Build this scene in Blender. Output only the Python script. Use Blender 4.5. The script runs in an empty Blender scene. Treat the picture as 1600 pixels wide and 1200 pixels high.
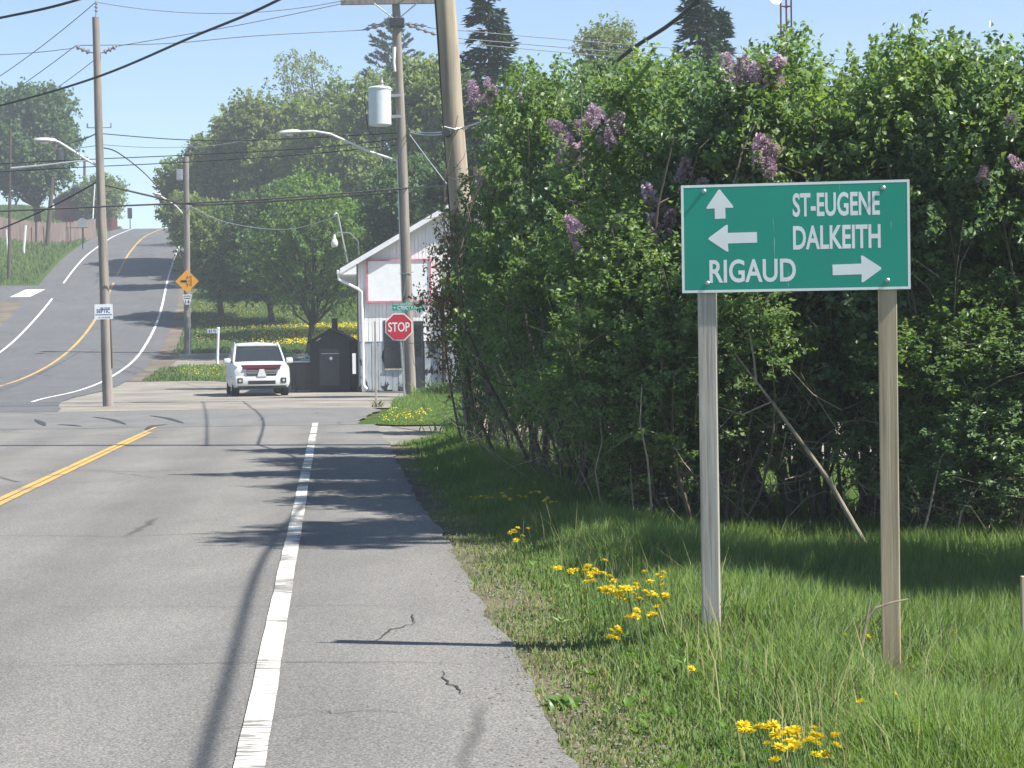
import bpy, bmesh, math, random
import numpy as np
from mathutils import Vector, Matrix

# ------------------------------------------------------------------ camera
F, EYE = 3200.0, 1.6
PITCH, ROLL = math.atan(63 / F), 0.0148
SUN = Vector((0.82, -0.23, 1.0)).normalized()          # towards the sun
R_ = Vector((1, 0, 0)); FW = Vector((0, math.cos(PITCH), -math.sin(PITCH))); U_ = Vector((0, math.sin(PITCH), math.cos(PITCH)))
scene = bpy.context.scene
cam_d = bpy.data.cameras.new('camera'); cam = bpy.data.objects.new('camera', cam_d)
scene.collection.objects.link(cam); scene.camera = cam
cam_d.sensor_width = 36; cam_d.lens = 36 * F / 1600; cam_d.clip_end = 2000; cam_d.clip_start = 0.1
cr = R_ * math.cos(ROLL) - U_ * math.sin(ROLL); cu = R_ * math.sin(ROLL) + U_ * math.cos(ROLL)
M = Matrix((cr, cu, -FW)).transposed().to_4x4(); M.translation = (0, 0, EYE); cam.matrix_world = M

# ------------------------------------------------------------------ light
w = bpy.data.worlds.new('World'); scene.world = w; w.use_nodes = True
nt = w.node_tree; sky = nt.nodes.new('ShaderNodeTexSky'); sky.sky_type = 'NISHITA'; sky.sun_disc = False
sky.sun_elevation = math.asin(SUN.z); sky.sun_rotation = math.atan2(SUN.x, SUN.y)
sky.air_density = 0.8; sky.dust_density = 0.2; sky.ozone_density = 1.5
nt.links.new(sky.outputs[0], nt.nodes['Background'].inputs[0]); nt.nodes['Background'].inputs[1].default_value = 0.088
sl = bpy.data.lights.new('sun', 'SUN'); sl.energy = 5.0; sl.angle = math.radians(0.55); sl.color = (1, 0.95, 0.87)
so = bpy.data.objects.new('sun', sl); scene.collection.objects.link(so)
so.rotation_euler = SUN.to_track_quat('Z', 'Y').to_euler(); so.location = (20, 15, 60)
vs = scene.view_settings; vs.view_transform = 'Standard'; vs.look = 'None'; vs.gamma = 1; vs.use_curve_mapping = False
vs.exposure = 1.08
scene.cycles.max_bounces = 6; scene.cycles.diffuse_bounces = 4; scene.cycles.transparent_max_bounces = 8; scene.cycles.volume_bounces = 0

# ------------------------------------------------------------------ helpers
rng = np.random.default_rng(7); random.seed(7)
COL = scene.collection

def at(px, py, d):
    u, v = px - 800.0, 600.0 - py
    u2 = u * math.cos(ROLL) + v * math.sin(ROLL); v2 = -u * math.sin(ROLL) + v * math.cos(ROLL)
    r = R_ * u2 + U_ * v2 + FW * F
    return Vector((0, 0, EYE)) + r * (d / r.y)

def sstep(a, b, x):
    t = np.clip((np.asarray(x, float) - a) / (b - a), 0, 1); return t * t * (3 - 2 * t)

_ty = np.arange(-400, 700, 0.5)
_pz = np.interp(_ty, [-400, 76, 85, 92, 100, 110, 122, 135, 157, 180, 200, 215, 226, 240, 300, 700],
                [0, 0, .25, .75, 1.4, 2.4, 3.8, 5.5, 8.8, 11.5, 13.3, 14.2, 14.5, 14.0, 9, 4])
_k = np.exp(-0.5 * (np.arange(-16, 17) * .5 / 3.0) ** 2); _k /= _k.sum()
_pz = np.convolve(np.pad(_pz, 16, mode='edge'), _k, 'valid')
def prof(y): return np.interp(y, _ty, _pz)

def solve(pts):
    out = []
    for px, py in pts:
        best = None
        for d in np.arange(45, 228, 0.25):
            p = at(px, py, d)
            e = p.z - float(prof(d))
            if best is not None and best * e <= 0: break
            best = e
        out.append((d, p.x))
    out.sort(); return np.array(out)
_c = solve([(16, 600), (72, 577), (100, 557), (125, 534), (150, 500), (172, 455), (185, 427), (209, 387), (221, 374), (250, 359.5)])
_r = solve([(48, 629), (112, 615), (156, 600), (176, 589), (200, 575), (215, 560), (234, 530), (246, 505), (254, 477), (261, 440), (270, 412), (283, 380)])
_l = solve([(0, 554), (62, 492), (105, 435), (120, 416), (155, 385), (200, 361)])
_yy = np.arange(40, 300, 1.0)
def smooth_line(a, before, after, s=4):
    pts = np.vstack([before, a, after]); v = np.interp(_yy, pts[:, 0], pts[:, 1])
    k = np.exp(-0.5 * (np.arange(-12, 13) / s) ** 2); k /= k.sum()
    return np.convolve(np.pad(v, 12, mode='edge'), k, 'valid')
_C = smooth_line(_c, [(50, _c[0, 1] + 2.2)], [(260, _c[-1, 1] - 7), (300, _c[-1, 1] - 14)])
_R = smooth_line(_r, [(50, _r[0, 1] + 3)], [(215, float(np.interp(215, _yy, _C)) + 3.2), (300, float(np.interp(300, _yy, _C)) + 3.2)], 3)
_L = smooth_line(_l, [(50, _C[10] - 4), (85, float(np.interp(85, _yy, _C)) - 3.3)], [(260, float(np.interp(260, _yy, _C)) - 3.2), (300, float(np.interp(300, _yy, _C)) - 3.2)])
def xc(y): return np.interp(y, _yy, _C)
def xr(y): return np.interp(y, _yy, _R)
def xl(y): return np.interp(y, _yy, _L)
def xw(y): return -0.33 - 0.0885 * np.asarray(y, float)       # near right edge line
def xe(y): return xw(y) + 1.22                                 # near pavement edge

def H(x, y):
    x = np.asarray(x, float); y = np.asarray(y, float)
    z = prof(y)
    z = z - 0.30 * sstep(.8, 2.8, x - xe(y)) * (1 - sstep(26, 38, y))
    bank = sstep(0.5, 9, xl(y) - 2.2 - x) * sstep(139, 150, y) * 2.3
    z = z + bank - 0.35 * sstep(1, 5, xl(y) - 3 - x) * (1 - sstep(118, 128, y)) * sstep(70, 85, y)
    z = z + 0.5 * sstep(4, 25, x - xr(y)) * sstep(95, 130, y)
    return z
def h(x, y): return float(H(x, y))

def np_mesh(name, V, faces, smooth=False):
    """V (n,3); faces list of int arrays (m,k)"""
    me = bpy.data.meshes.new(name); V = np.asarray(V, np.float32)
    loops = np.concatenate([f.ravel() for f in faces]).astype(np.int32)
    starts = []; o = 0
    for f in faces:
        starts.append(o + np.arange(len(f)) * f.shape[1]); o += f.size
    starts = np.concatenate(starts).astype(np.int32)
    me.vertices.add(len(V)); me.loops.add(len(loops)); me.polygons.add(len(starts))
    me.vertices.foreach_set('co', V.ravel()); me.loops.foreach_set('vertex_index', loops)
    me.polygons.foreach_set('loop_start', starts)
    if smooth: me.polygons.foreach_set('use_smooth', np.ones(len(starts), bool))
    me.update(calc_edges=True); me.validate(); return me

def O(name, me, m, parent=None, **kw):
    o = bpy.data.objects.new(name, me); COL.objects.link(o)
    if m is not None and me is not None and not me.materials: me.materials.append(m)
    if parent is not None: o.parent = parent
    tag(o, **kw); return o
def tag(o, label=None, cat=None, group=None, kind=None):
    if label: o['label'] = label
    if cat: o['category'] = cat
    if group: o['group'] = group
    if kind: o['kind'] = kind
    return o
def E(name, loc, label, cat, group=None, rz=0):
    o = bpy.data.objects.new(name, None); COL.objects.link(o); o.location = loc; o.rotation_euler = (0, 0, rz)
    o.empty_display_size = .1
    return tag(o, label, cat, group)

class MB:
    def __init__(s): s.v = []; s.f = []
    def add(s, vs, fs):
        b = len(s.v); s.v += [tuple(p) for p in vs]; s.f += [tuple(i + b for i in f) for f in fs]; return s
    def box(s, x0, x1, y0, y1, z0, z1, bev=0.0, rot=None, at_=(0, 0, 0)):
        bm = bmesh.new(); bmesh.ops.create_cube(bm, size=1)
        for v in bm.verts: v.co = Vector(((x0 + x1) / 2 + v.co.x * (x1 - x0), (y0 + y1) / 2 + v.co.y * (y1 - y0), (z0 + z1) / 2 + v.co.z * (z1 - z0)))
        if bev: bmesh.ops.bevel(bm, geom=list(bm.edges), offset=bev, segments=2, affect='EDGES', profile=.5)
        if rot is not None:
            for v in bm.verts: v.co = rot @ v.co + Vector(at_)
        bm.verts.index_update()
        s.add([v.co for v in bm.verts], [[v.index for v in f.verts] for f in bm.faces]); bm.free(); return s
    def tube(s, pts, rad, n=8, cap=True):
        pts = [Vector(p) for p in pts]; m = len(pts)
        if not hasattr(rad, '__len__'): rad = [rad] * m
        vs = []; prev = None
        for i, p in enumerate(pts):
            t = (pts[min(i + 1, m - 1)] - pts[max(i - 1, 0)]).normalized()
            a = prev if prev is not None else (Vector((1, 0, 0)) if abs(t.x) < .8 else Vector((0, 1, 0)))
            a = (a - t * a.dot(t)).normalized(); b = t.cross(a); prev = a
            vs += [p + (a * math.cos(2 * math.pi * k / n) + b * math.sin(2 * math.pi * k / n)) * rad[i] for k in range(n)]
        fs = [(i * n + k, i * n + (k + 1) % n, (i + 1) * n + (k + 1) % n, (i + 1) * n + k) for i in range(m - 1) for k in range(n)]
        if cap: fs += [tuple(range(n - 1, -1, -1)), tuple((m - 1) * n + k for k in range(n))]
        return s.add(vs, fs)
    def lathe(s, prof_, c=(0, 0, 0), n=16):
        return s.tube([Vector(c) + Vector((0, 0, z)) for r, z in prof_], [max(r, .0005) for r, z in prof_], n)
    def prism(s, poly, y0, y1):
        """poly of (x,z) extruded from y0 to y1 (front y0)"""
        n = len(poly)
        vs = [(x, y0, z) for x, z in poly] + [(x, y1, z) for x, z in poly]
        return s.add(vs, [tuple(range(n)), tuple(range(2 * n - 1, n - 1, -1))] + [(i, n + i, n + (i + 1) % n, (i + 1) % n) for i in range(n)])
    def mesh(s, name, smooth=False):
        me = bpy.data.meshes.new(name); me.from_pydata(s.v, [], s.f); me.update()
        bm = bmesh.new(); bm.from_mesh(me); bmesh.ops.recalc_face_normals(bm, faces=bm.faces); bm.to_mesh(me); bm.free()
        if smooth:
            for p in me.polygons: p.use_smooth = True
            me.set_sharp_from_angle(angle=math.radians(40))
        return me
    def build(s, name, m, parent=None, smooth=False, **kw): return O(name, s.mesh(name, smooth), m, parent, **kw)

# ------------------------------------------------------------------ materials
class NB:
    def __init__(s, name):
        s.m = bpy.data.materials.new(name); s.m.use_nodes = True; s.t = s.m.node_tree
        s.p = s.t.nodes['Principled BSDF']; s.out = s.t.nodes['Material Output']
    def n(s, typ, **kw):
        x = s.t.nodes.new(typ)
        for k, v in kw.items():
            if k.startswith('i_'):
                key = k[2:]; x.inputs[int(key) if key.isdigit() else key.replace('_', ' ')].default_value = v
            else: setattr(x, k, v)
        return x
    def l(s, a, b): s.t.links.new(a, b)
    def coord(s, scale=(1, 1, 1), which='Object'):
        c = s.n('ShaderNodeTexCoord'); m = s.n('ShaderNodeMapping'); m.inputs['Scale'].default_value = scale
        s.l(c.outputs[which], m.inputs[0]); return m.outputs[0]
    def world(s, scale=(1, 1, 1)):
        c = s.n('ShaderNodeNewGeometry'); m = s.n('ShaderNodeMapping'); m.inputs['Scale'].default_value = scale
        s.l(c.outputs['Position'], m.inputs[0]); return m.outputs[0]
    def noise(s, vec, scale, detail=4, rough=.55):
        x = s.n('ShaderNodeTexNoise', i_Scale=scale, i_Detail=detail, i_Roughness=rough); s.l(vec, x.inputs['Vector']); return x.outputs['Fac']
    def ramp(s, fac, stops):
        r = s.n('ShaderNodeValToRGB'); e = r.color_ramp.elements
        while len(e) < len(stops): e.new(.5)
        for el, (p, c) in zip(e, stops):
            el.position = p; el.color = c if len(c) == 4 else (*c, 1)
        s.l(fac, r.inputs[0]); return r.outputs[0]
    def mix(s, a, b, fac, mode='MIX'):
        x = s.n('ShaderNodeMix', data_type='RGBA', blend_type=mode)
        for sock, v in ((x.inputs[0], fac), (x.inputs[6], a), (x.inputs[7], b)):
            if hasattr(v, 'type'): s.l(v, sock)
            else: sock.default_value = v if not isinstance(v, tuple) or len(v) == 4 else (*v, 1)
        return x.outputs[2]
    def bump(s, fac, strength=.3, dist=.01):
        b = s.n('ShaderNodeBump', i_Strength=strength, i_Distance=dist); s.l(fac, b.inputs['Height']); s.l(b.outputs[0], s.p.inputs['Normal'])
    def base(s, c):
        if hasattr(c, 'type'): s.l(c, s.p.inputs['Base Color'])
        else: s.p.inputs['Base Color'].default_value = (*c, 1)
    def set(s, rough=.8, metal=0, spec=.3):
        s.p.inputs['Roughness'].default_value = rough; s.p.inputs['Metallic'].default_value = metal; s.p.inputs['Specular IOR Level'].default_value = spec; return s.m

def plain(name, c, rough=.7, metal=0, spec=.3, var=.25, scale=6, stretch=(1, 1, 1), bump=.15):
    b = NB(name); v = b.coord(stretch); n = b.noise(v, scale, 5)
    lo = tuple(x * (1 - var) for x in c); hi = tuple(min(1, x * (1 + var)) for x in c)
    b.base(b.ramp(n, [(.3, lo), (.7, hi)]))
    if bump: b.bump(n, bump, .005)
    return b.set(rough, metal, spec)

def leafmat(name, c1, c2, trans=.35, rough=.45, spec=.4, tint=(1.25, 1.3, .5), up=0.0):
    b = NB(name); g = b.n('ShaderNodeNewGeometry'); oi = b.n('ShaderNodeObjectInfo')
    col = b.mix(c1, c2, g.outputs['Random Per Island'])
    big = b.noise(b.world(), .9, 3)
    col = b.mix(col, b.mix(col, (.75, .8, .8), 1.0, 'MULTIPLY'), b.ramp(big, [(.35, (0, 0, 0)), (.65, (1, 1, 1))]))
    b.base(col); b.set(rough, 0, spec)
    tr = b.n('ShaderNodeBsdfTranslucent'); b.l(b.mix(col, tint, 1.0, 'MULTIPLY'), tr.inputs[0])
    if up:
        sc_ = b.n('ShaderNodeVectorMath', operation='SCALE'); b.l(g.outputs['Normal'], sc_.inputs[0]); sc_.inputs['Scale'].default_value = 1 - up
        ad = b.n('ShaderNodeVectorMath', operation='ADD'); b.l(sc_.outputs[0], ad.inputs[0]); ad.inputs[1].default_value = (0, 0, up)
        no = b.n('ShaderNodeVectorMath', operation='NORMALIZE'); b.l(ad.outputs[0], no.inputs[0]); b.l(no.outputs[0], b.p.inputs['Normal'])
    mx = b.n('ShaderNodeMixShader'); mx.inputs[0].default_value = trans
    b.l(b.p.outputs[0], mx.inputs[1]); b.l(tr.outputs[0], mx.inputs[2]); b.l(mx.outputs[0], b.out.inputs[0])
    return b.m

def asphalt(name, c, tracks=0.0):
    b = NB(name); v = b.world()
    big = b.noise(v, .35, 5); sp = b.noise(v, 90, 2, .7); mid = b.noise(b.world((1, .25, 1)), 2.2, 4)
    a = tuple(x * .90 for x in c); d = tuple(x * 1.07 for x in c)
    col = b.ramp(big, [(.3, a), (.7, d)])
    col = b.mix(col, b.ramp(sp, [(.3, (.35, .35, .35)), (.5, (1, 1, 1)), (.7, (1.9, 1.85, 1.75))]), .85, 'MULTIPLY')
    col = b.mix(col, b.ramp(mid, [(.35, (.90, .90, .91)), (.65, (1.06, 1.06, 1.05))]), .8, 'MULTIPLY')
    sx = b.n('ShaderNodeSeparateXYZ'); b.l(v, sx.inputs[0]); m1 = b.n('ShaderNodeMath', operation='MULTIPLY_ADD'); b.l(sx.outputs[1], m1.inputs[0]); m1.inputs[1].default_value = .0885; b.l(sx.outputs[0], m1.inputs[2])
    m2 = b.n('ShaderNodeMath', operation='MULTIPLY_ADD'); b.l(m1.outputs[0], m2.inputs[0]); m2.inputs[1].default_value = 3.93; m2.inputs[2].default_value = 4.25
    m3 = b.n('ShaderNodeMath', operation='COSINE'); b.l(m2.outputs[0], m3.inputs[0]); m4 = b.n('ShaderNodeMath', operation='MULTIPLY_ADD'); b.l(m3.outputs[0], m4.inputs[0]); m4.inputs[1].default_value = .5; m4.inputs[2].default_value = .5
    col = b.mix(col, b.ramp(m4.outputs[0], [(.1, (.90, .90, .905)), (.9, (1.05, 1.05, 1.045))]), tracks, 'MULTIPLY')
    # cracks
    dis = b.n('ShaderNodeTexNoise', i_Scale=1.6, i_Detail=5.0); b.l(v, dis.inputs['Vector'])
    vv = b.mix(v, dis.outputs['Color'], .22, 'ADD')
    vo = b.n('ShaderNodeTexVoronoi', feature='DISTANCE_TO_EDGE', i_Scale=.33); b.l(vv, vo.inputs['Vector'])
    line = b.ramp(vo.outputs['Distance'], [(.0, (1, 1, 1)), (.006, (.7, .7, .7)), (.012, (0, 0, 0))])
    msk = b.ramp(b.noise(v, .22, 2), [(.50, (0, 0, 0)), (.62, (1, 1, 1))])
    col = b.mix(col, tuple(x * .38 for x in c), b.mix(line, msk, 1.0, 'MULTIPLY'))
    b.base(col); b.bump(sp, .35, .004)
    return b.set(.85, 0, .25)

def paint_worn(name, c, under, amt=.46):
    b = NB(name); v = b.world((1, 1, 1)); n1 = b.noise(b.world((.6, 5, 1)), 9, 6, .7); n2 = b.noise(v, 1.1, 3)
    n3 = b.noise(v, 70, 2)
    k = b.mix(n1, n2, .45); wear = b.ramp(k, [(amt - .05, (1, 1, 1)), (amt, (0, 0, 0))])
    col = b.mix(c, tuple(x * .8 for x in c), n3); b.base(b.mix(col, under, wear)); b.bump(n3, .2, .003)
    return b.set(.75, 0, .3)

def wood(name, c, dark=.45, scale=14, axis=(1, 1, .06), knots=True):
    b = NB(name); v = b.coord(axis); n = b.noise(v, scale, 8, .65); n2 = b.noise(b.coord((1, 1, .3)), 3.0, 3)
    col = b.ramp(n, [(.3, tuple(x * dark for x in c)), (.52, c), (.75, tuple(min(1, x * 1.3) for x in c))])
    col = b.mix(col, b.ramp(n2, [(.3, (.75, .76, .8)), (.7, (1.1, 1.06, 1.0))]), 1.0, 'MULTIPLY')
    if knots:
        vo = b.n('ShaderNodeTexVoronoi', i_Scale=2.6); b.l(b.coord((1.2, 1.2, .55)), vo.inputs['Vector'])
        col = b.mix(col, tuple(x * .3 for x in c), b.ramp(vo.outputs['Distance'], [(.03, (.8, .8, .8)), (.09, (0, 0, 0))]))
    b.base(col); b.bump(n, .5, .006); return b.set(.85, 0, .2)

MT = {}
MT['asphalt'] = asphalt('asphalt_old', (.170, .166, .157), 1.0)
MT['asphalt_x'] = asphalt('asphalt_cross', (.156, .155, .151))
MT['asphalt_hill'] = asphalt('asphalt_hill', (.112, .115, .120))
MT['white_line'] = paint_worn('white_line_paint', (.74, .72, .64), (.17, .165, .16), .52)
MT['white_line2'] = paint_worn('white_line_paint_far', (.74, .74, .72), (.16, .16, .16), .40)
MT['yellow_line'] = paint_worn('yellow_line_paint', (.60, .36, .09), (.17, .165, .15), .48)
def ground_mat():
    b = NB('grassy_ground'); v = b.world(); n = b.noise(v, 1.3, 6); n2 = b.noise(v, 18, 4); n3 = b.noise(v, .12, 3)
    col = b.ramp(n2, [(.3, (.028, .050, .012)), (.55, (.055, .10, .022)), (.75, (.10, .15, .035))])
    col = b.mix(col, (.13, .12, .055), b.ramp(n, [(.52, (0, 0, 0)), (.72, (.7, .7, .7))]))
    col = b.mix(col, b.mix(col, (1.15, 1.05, .7), 1.0, 'MULTIPLY'), n3); b.base(col); b.bump(n2, .7, .05); return b.set(.95, 0, .1)
MT['ground'] = ground_mat()
def gravel_mat(name, c, scale=1.0):
    b = NB(name); v = b.world(); n = b.noise(v, .5 * scale, 6); n2 = b.noise(v, 40, 3, .7); n3 = b.noise(b.world((.3, 2.2, 1)), .9, 5)
    col = b.ramp(n, [(.3, tuple(x * .72 for x in c)), (.7, tuple(x * 1.18 for x in c))])
    col = b.mix(col, b.ramp(n2, [(.3, (.6, .6, .6)), (.7, (1.3, 1.28, 1.24))]), .8, 'MULTIPLY')
    col = b.mix(col, b.ramp(n3, [(.35, (.78, .78, .80)), (.65, (1.1, 1.08, 1.02))]), 1.0, 'MULTIPLY')
    b.base(col); b.bump(n2, .6, .01); return b.set(.92, 0, .15)
MT['gravel'] = gravel_mat('gravel_lot', (.27, .255, .228))
MT['dirt'] = gravel_mat('dirt_shoulder', (.18, .155, .125))
MT['sand'] = gravel_mat('pale_sand', (.30, .27, .225))
MT['vergedirt'] = gravel_mat('verge_dirt', (.135, .125, .085))
MT['grass'] = leafmat('grass_blades', (.105, .20, .034), (.225, .315, .09), .43, .5, .35, (1.2, 1.25, .55), up=.55)
MT['grass_dry'] = leafmat('dry_grass_blades', (.17, .18, .06), (.36, .33, .16), .3, .6, .25, (1.1, 1.05, .7), up=.55)
MT['grass_far'] = leafmat('far_grass_blades', (.070, .130, .026), (.14, .205, .06), .3, .6, .2, up=.55)
MT['pole'] = wood('weathered_pole_wood', (.25, .225, .20), .5, 10, (1, 1, .035), False)
MT['pole_tan'] = wood('tan_pole_wood', (.34, .295, .23), .62, 9, (1, 1, .03), True)
MT['stone'] = plain('loose_gravel', (.17, .16, .14), .9, 0, .2, .35, 30)
MT['pole_dark'] = wood('dark_pole_wood', (.10, .075, .06), .5, 9, (1, 1, .04), False)
MT['post_grey'] = wood('grey_post_wood', (.46, .43, .385), .42, 34, (1, 1, .03))
MT['post_tan'] = wood('tan_post_wood', (.56, .45, .31), .6, 30, (1, 1, .025))
MT['bark'] = wood('bark', (.085, .068, .052), .45, 12, (1, 1, .2), False)
MT['stem'] = wood('shrub_stem', (.13, .11, .085), .5, 30, (1, 1, .15), False)
MT['twig'] = plain('dry_twig', (.30, .25, .19), .8, var=.4, scale=12)
MT['deadwood'] = wood('dead_branch_wood', (.34, .29, .22), .45, 20, (1, 1, .2), False)
MT['galv'] = plain('galvanised_steel', (.46, .47, .48), .42, .85, .5, .18, 9)
MT['lamp_metal'] = plain('aluminium_lamp_arm', (.56, .57, .58), .6, .3, .5, .1, 5)
MT['lamp_lens'] = plain('lamp_lens', (.62, .62, .58), .2, 0, .5, .08, 5)
MT['white_paint'] = plain('white_paint', (.74, .75, .76), .5, 0, .4, .08, 4)
MT['siding'] = plain('white_siding', (.83, .825, .815), .6, 0, .3, .10, 2.5, (1.5, 1, .25))
MT['dark_wire'] = plain('black_cable', (.02, .02, .022), .55, 0, .3, .2, 5, bump=0)
MT['grey_wire'] = plain('aluminium_wire', (.18, .185, .19), .5, .5, .4, .2, 5, bump=0)
MT['pale_wire'] = plain('pale_service_cable', (.5, .52, .52), .5, .3, .4, .1, 5, bump=0)
MT['black'] = plain('black_sheet', (.014, .016, .019), .6, 0, .3, .3, 4)
MT['charcoal'] = plain('charcoal_metal', (.03, .036, .04), .5, 0, .4, .3, 4)
MT['porcelain'] = plain('grey_porcelain', (.24, .22, .22), .3, 0, .5, .2, 8)
MT['tank'] = plain('transformer_grey', (.52, .58, .60), .4, 0, .45, .07, 3)
def sign_mat():
    b = NB('sign_green'); n = b.noise(b.coord((1, 1, .05)), 42, 3, .6); n2 = b.noise(b.coord(), 3.5, 3); n3 = b.noise(b.coord(), 1.4, 2)
    col = b.ramp(n3, [(.3, (0, .275, .19)), (.7, (.003, .31, .22))])
    k = b.mix(b.ramp(n, [(.66, (0, 0, 0)), (.69, (1, 1, 1))]), b.ramp(n2, [(.52, (0, 0, 0)), (.6, (.8, .8, .8))]), 1.0, 'MULTIPLY')
    b.base(b.mix(col, (.45, .62, .58), k)); return b.set(.38, 0, .5)
MT['sign_green'] = sign_mat()
MT['sign_white'] = plain('sign_white', (.80, .82, .82), .42, 0, .45, .05, 6, bump=0)
MT['sign_red'] = plain('sign_red', (.52, .022, .045), .42, 0, .4, .08, 3, bump=0)
MT['sign_amber'] = plain('sign_amber', (.85, .36, .012), .45, 0, .4, .06, 3, bump=0)
MT['sign_black'] = plain('sign_black', (.02, .02, .02), .5, 0, .3, .1, 3, bump=0)
MT['ink_blue'] = plain('blue_ink', (.03, .05, .22), .6, 0, .3, .1, 3, bump=0)
MT['pink_trim'] = plain('faded_red_trim', (.60, .20, .26), .6, 0, .3, .25, 5)
MT['roof_dark'] = plain('dark_shingle', (.035, .036, .04), .9, 0, .2, .35, 9)
MT['glass'] = plain('dark_window_glass', (.018, .024, .028), .06, 0, .8, .2, 1.5, bump=0)
MT['barn_red'] = plain('dark_red_boards', (.085, .022, .022), .8, 0, .2, .25, 5)
MT['fence'] = wood('grey_brown_fence', (.20, .155, .14), .6, 6, (1, 1, .1), False)
MT['petal'] = leafmat('dandelion_petal', (.86, .62, .014), (.92, .74, .03), .3, .6, .2, (1, 1, .6))
MT['dand_stem'] = plain('dandelion_stem', (.12, .19, .06), .6)
MT['lilac_leaf'] = leafmat('lilac_leaf', (.11, .20, .080), (.215, .305, .150), .50, .36, .6, (1.2, 1.25, .65), up=.38)
MT['lilac_leaf2'] = leafmat('lilac_leaf_bright', (.13, .23, .068), (.25, .34, .13), .52, .40, .5, up=.38)
MT['brown_leaf'] = leafmat('dry_brown_leaf', (.20, .17, .075), (.46, .33, .18), .4, .6, .2, (1.1, 1, .7), up=.38)
MT['blossom'] = leafmat('lilac_blossom', (.54, .36, .48), (.76, .61, .69), .3, .6, .2, (1, .9, 1))
MT['blossom_dark'] = leafmat('lilac_blossom_faded', (.40, .27, .34), (.60, .46, .52), .3, .6, .2, (1, .9, 1))
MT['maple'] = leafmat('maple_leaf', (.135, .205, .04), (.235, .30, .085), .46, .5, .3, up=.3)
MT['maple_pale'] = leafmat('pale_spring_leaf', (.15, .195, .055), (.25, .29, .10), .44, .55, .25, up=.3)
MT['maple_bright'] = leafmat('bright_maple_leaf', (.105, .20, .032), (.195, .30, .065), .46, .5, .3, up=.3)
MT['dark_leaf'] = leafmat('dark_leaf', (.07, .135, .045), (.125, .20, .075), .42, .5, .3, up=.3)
MT['spruce'] = leafmat('spruce_needle', (.018, .045, .026), (.045, .085, .042), .12, .6, .25)
MT['pine'] = leafmat('pine_needle', (.026, .058, .036), (.06, .10, .055), .15, .6, .25)
MT['daylily'] = leafmat('daylily_leaf', (.10, .20, .03), (.19, .31, .06), .4, .4, .4)
MT['tyre'] = plain('tyre_rubber', (.02, .02, .021), .85, 0, .2)
MT['car_white'] = plain('white_car_paint', (.62, .63, .63), .28, 0, .5, .06, 2, bump=0)
MT['car_red'] = plain('dark_red_bonnet_guard', (.06, .007, .011), .25, 0, .5, .1, 2, bump=0)
MT['car_glass'] = plain('car_glass', (.02, .026, .03), .05, 0, .8, .1, 1, bump=0)
MT['car_trim'] = plain('black_car_trim', (.02, .02, .022), .5, 0, .3)
MT['chrome'] = plain('chrome', (.75, .76, .77), .15, .9, .5, .03, 2, bump=0)
MT['lens_clear'] = plain('headlight_lens', (.55, .57, .58), .08, .2, .8, .1, 6, bump=0)
def peel_mat():
    b = NB('peeling_grey_boards'); v = b.world((1, 1, .45)); n = b.noise(v, 2.6, 7, .6); n2 = b.noise(b.world((1, 1, .1)), 14, 5)
    col = b.ramp(n2, [(.3, (.26, .30, .33)), (.7, (.46, .50, .53))])
    b.base(b.mix(col, (.03, .033, .036), b.ramp(n, [(.56, (0, 0, 0)), (.59, (1, 1, 1))]))); b.bump(n, .4, .01); return b.set(.85, 0, .2)
MT['peel'] = peel_mat()

def text_mesh(s, x0, x1, z0, z1, y=0.0, depth=.002, bold=0.0):
    cu_ = bpy.data.curves.new('txt', 'FONT'); cu_.body = s; cu_.size = 1; cu_.offset = bold; cu_.resolution_u = 4
    o = bpy.data.objects.new('txt', cu_); me = bpy.data.meshes.new_from_object(o); bpy.data.objects.remove(o)
    n = len(me.vertices); co = np.empty(n * 3, np.float32); me.vertices.foreach_get('co', co); co = co.reshape(-1, 3)
    lo = co.min(0); hi = co.max(0)
    out = np.empty_like(co)
    out[:, 0] = x0 + (co[:, 0] - lo[0]) / (hi[0] - lo[0]) * (x1 - x0)
    out[:, 2] = z0 + (co[:, 1] - lo[1]) / (hi[1] - lo[1]) * (z1 - z0)
    out[:, 1] = y
    me.vertices.foreach_set('co', out.ravel()); me.update()
    bm = bmesh.new(); bm.from_mesh(me)
    r = bmesh.ops.extrude_face_region(bm, geom=list(bm.faces))
    for g in r['geom']:
        if isinstance(g, bmesh.types.BMVert): g.co.y -= depth
    bmesh.ops.recalc_face_normals(bm, faces=bm.faces); bm.to_mesh(me); bm.free(); me.materials.clear()
    for p_ in me.polygons: p_.use_smooth = False
    return me
# ------------------------------------------------------------------ ground and roads
def axis(lo, hi, fine_lo, fine_hi, step):
    a = np.arange(fine_lo, fine_hi + 1e-6, step)
    l = fine_lo - np.geomspace(step, fine_lo - lo, 14)[::-1] if lo < fine_lo else []
    r = fine_hi + np.geomspace(step, hi - fine_hi, 14) if hi > fine_hi else []
    return np.concatenate([l, a, r])
def grid_mesh(name, X, Y, dz=0):
    nx, ny = X.shape[1], X.shape[0]
    V = np.stack([X, Y, H(X, Y) + dz], -1).reshape(-1, 3)
    i = (np.arange(ny - 1)[:, None] * nx + np.arange(nx - 1)[None]).ravel()
    return np_mesh(name, V, [np.stack([i, i + 1, i + nx + 1, i + nx], 1)], True)
gx = axis(-330, 330, -60, 40, 1.0); gy = axis(-60, 380, -8, 240, 1.0)
X, Y = np.meshgrid(gx, gy)
me = grid_mesh('ground', X, Y)
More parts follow.
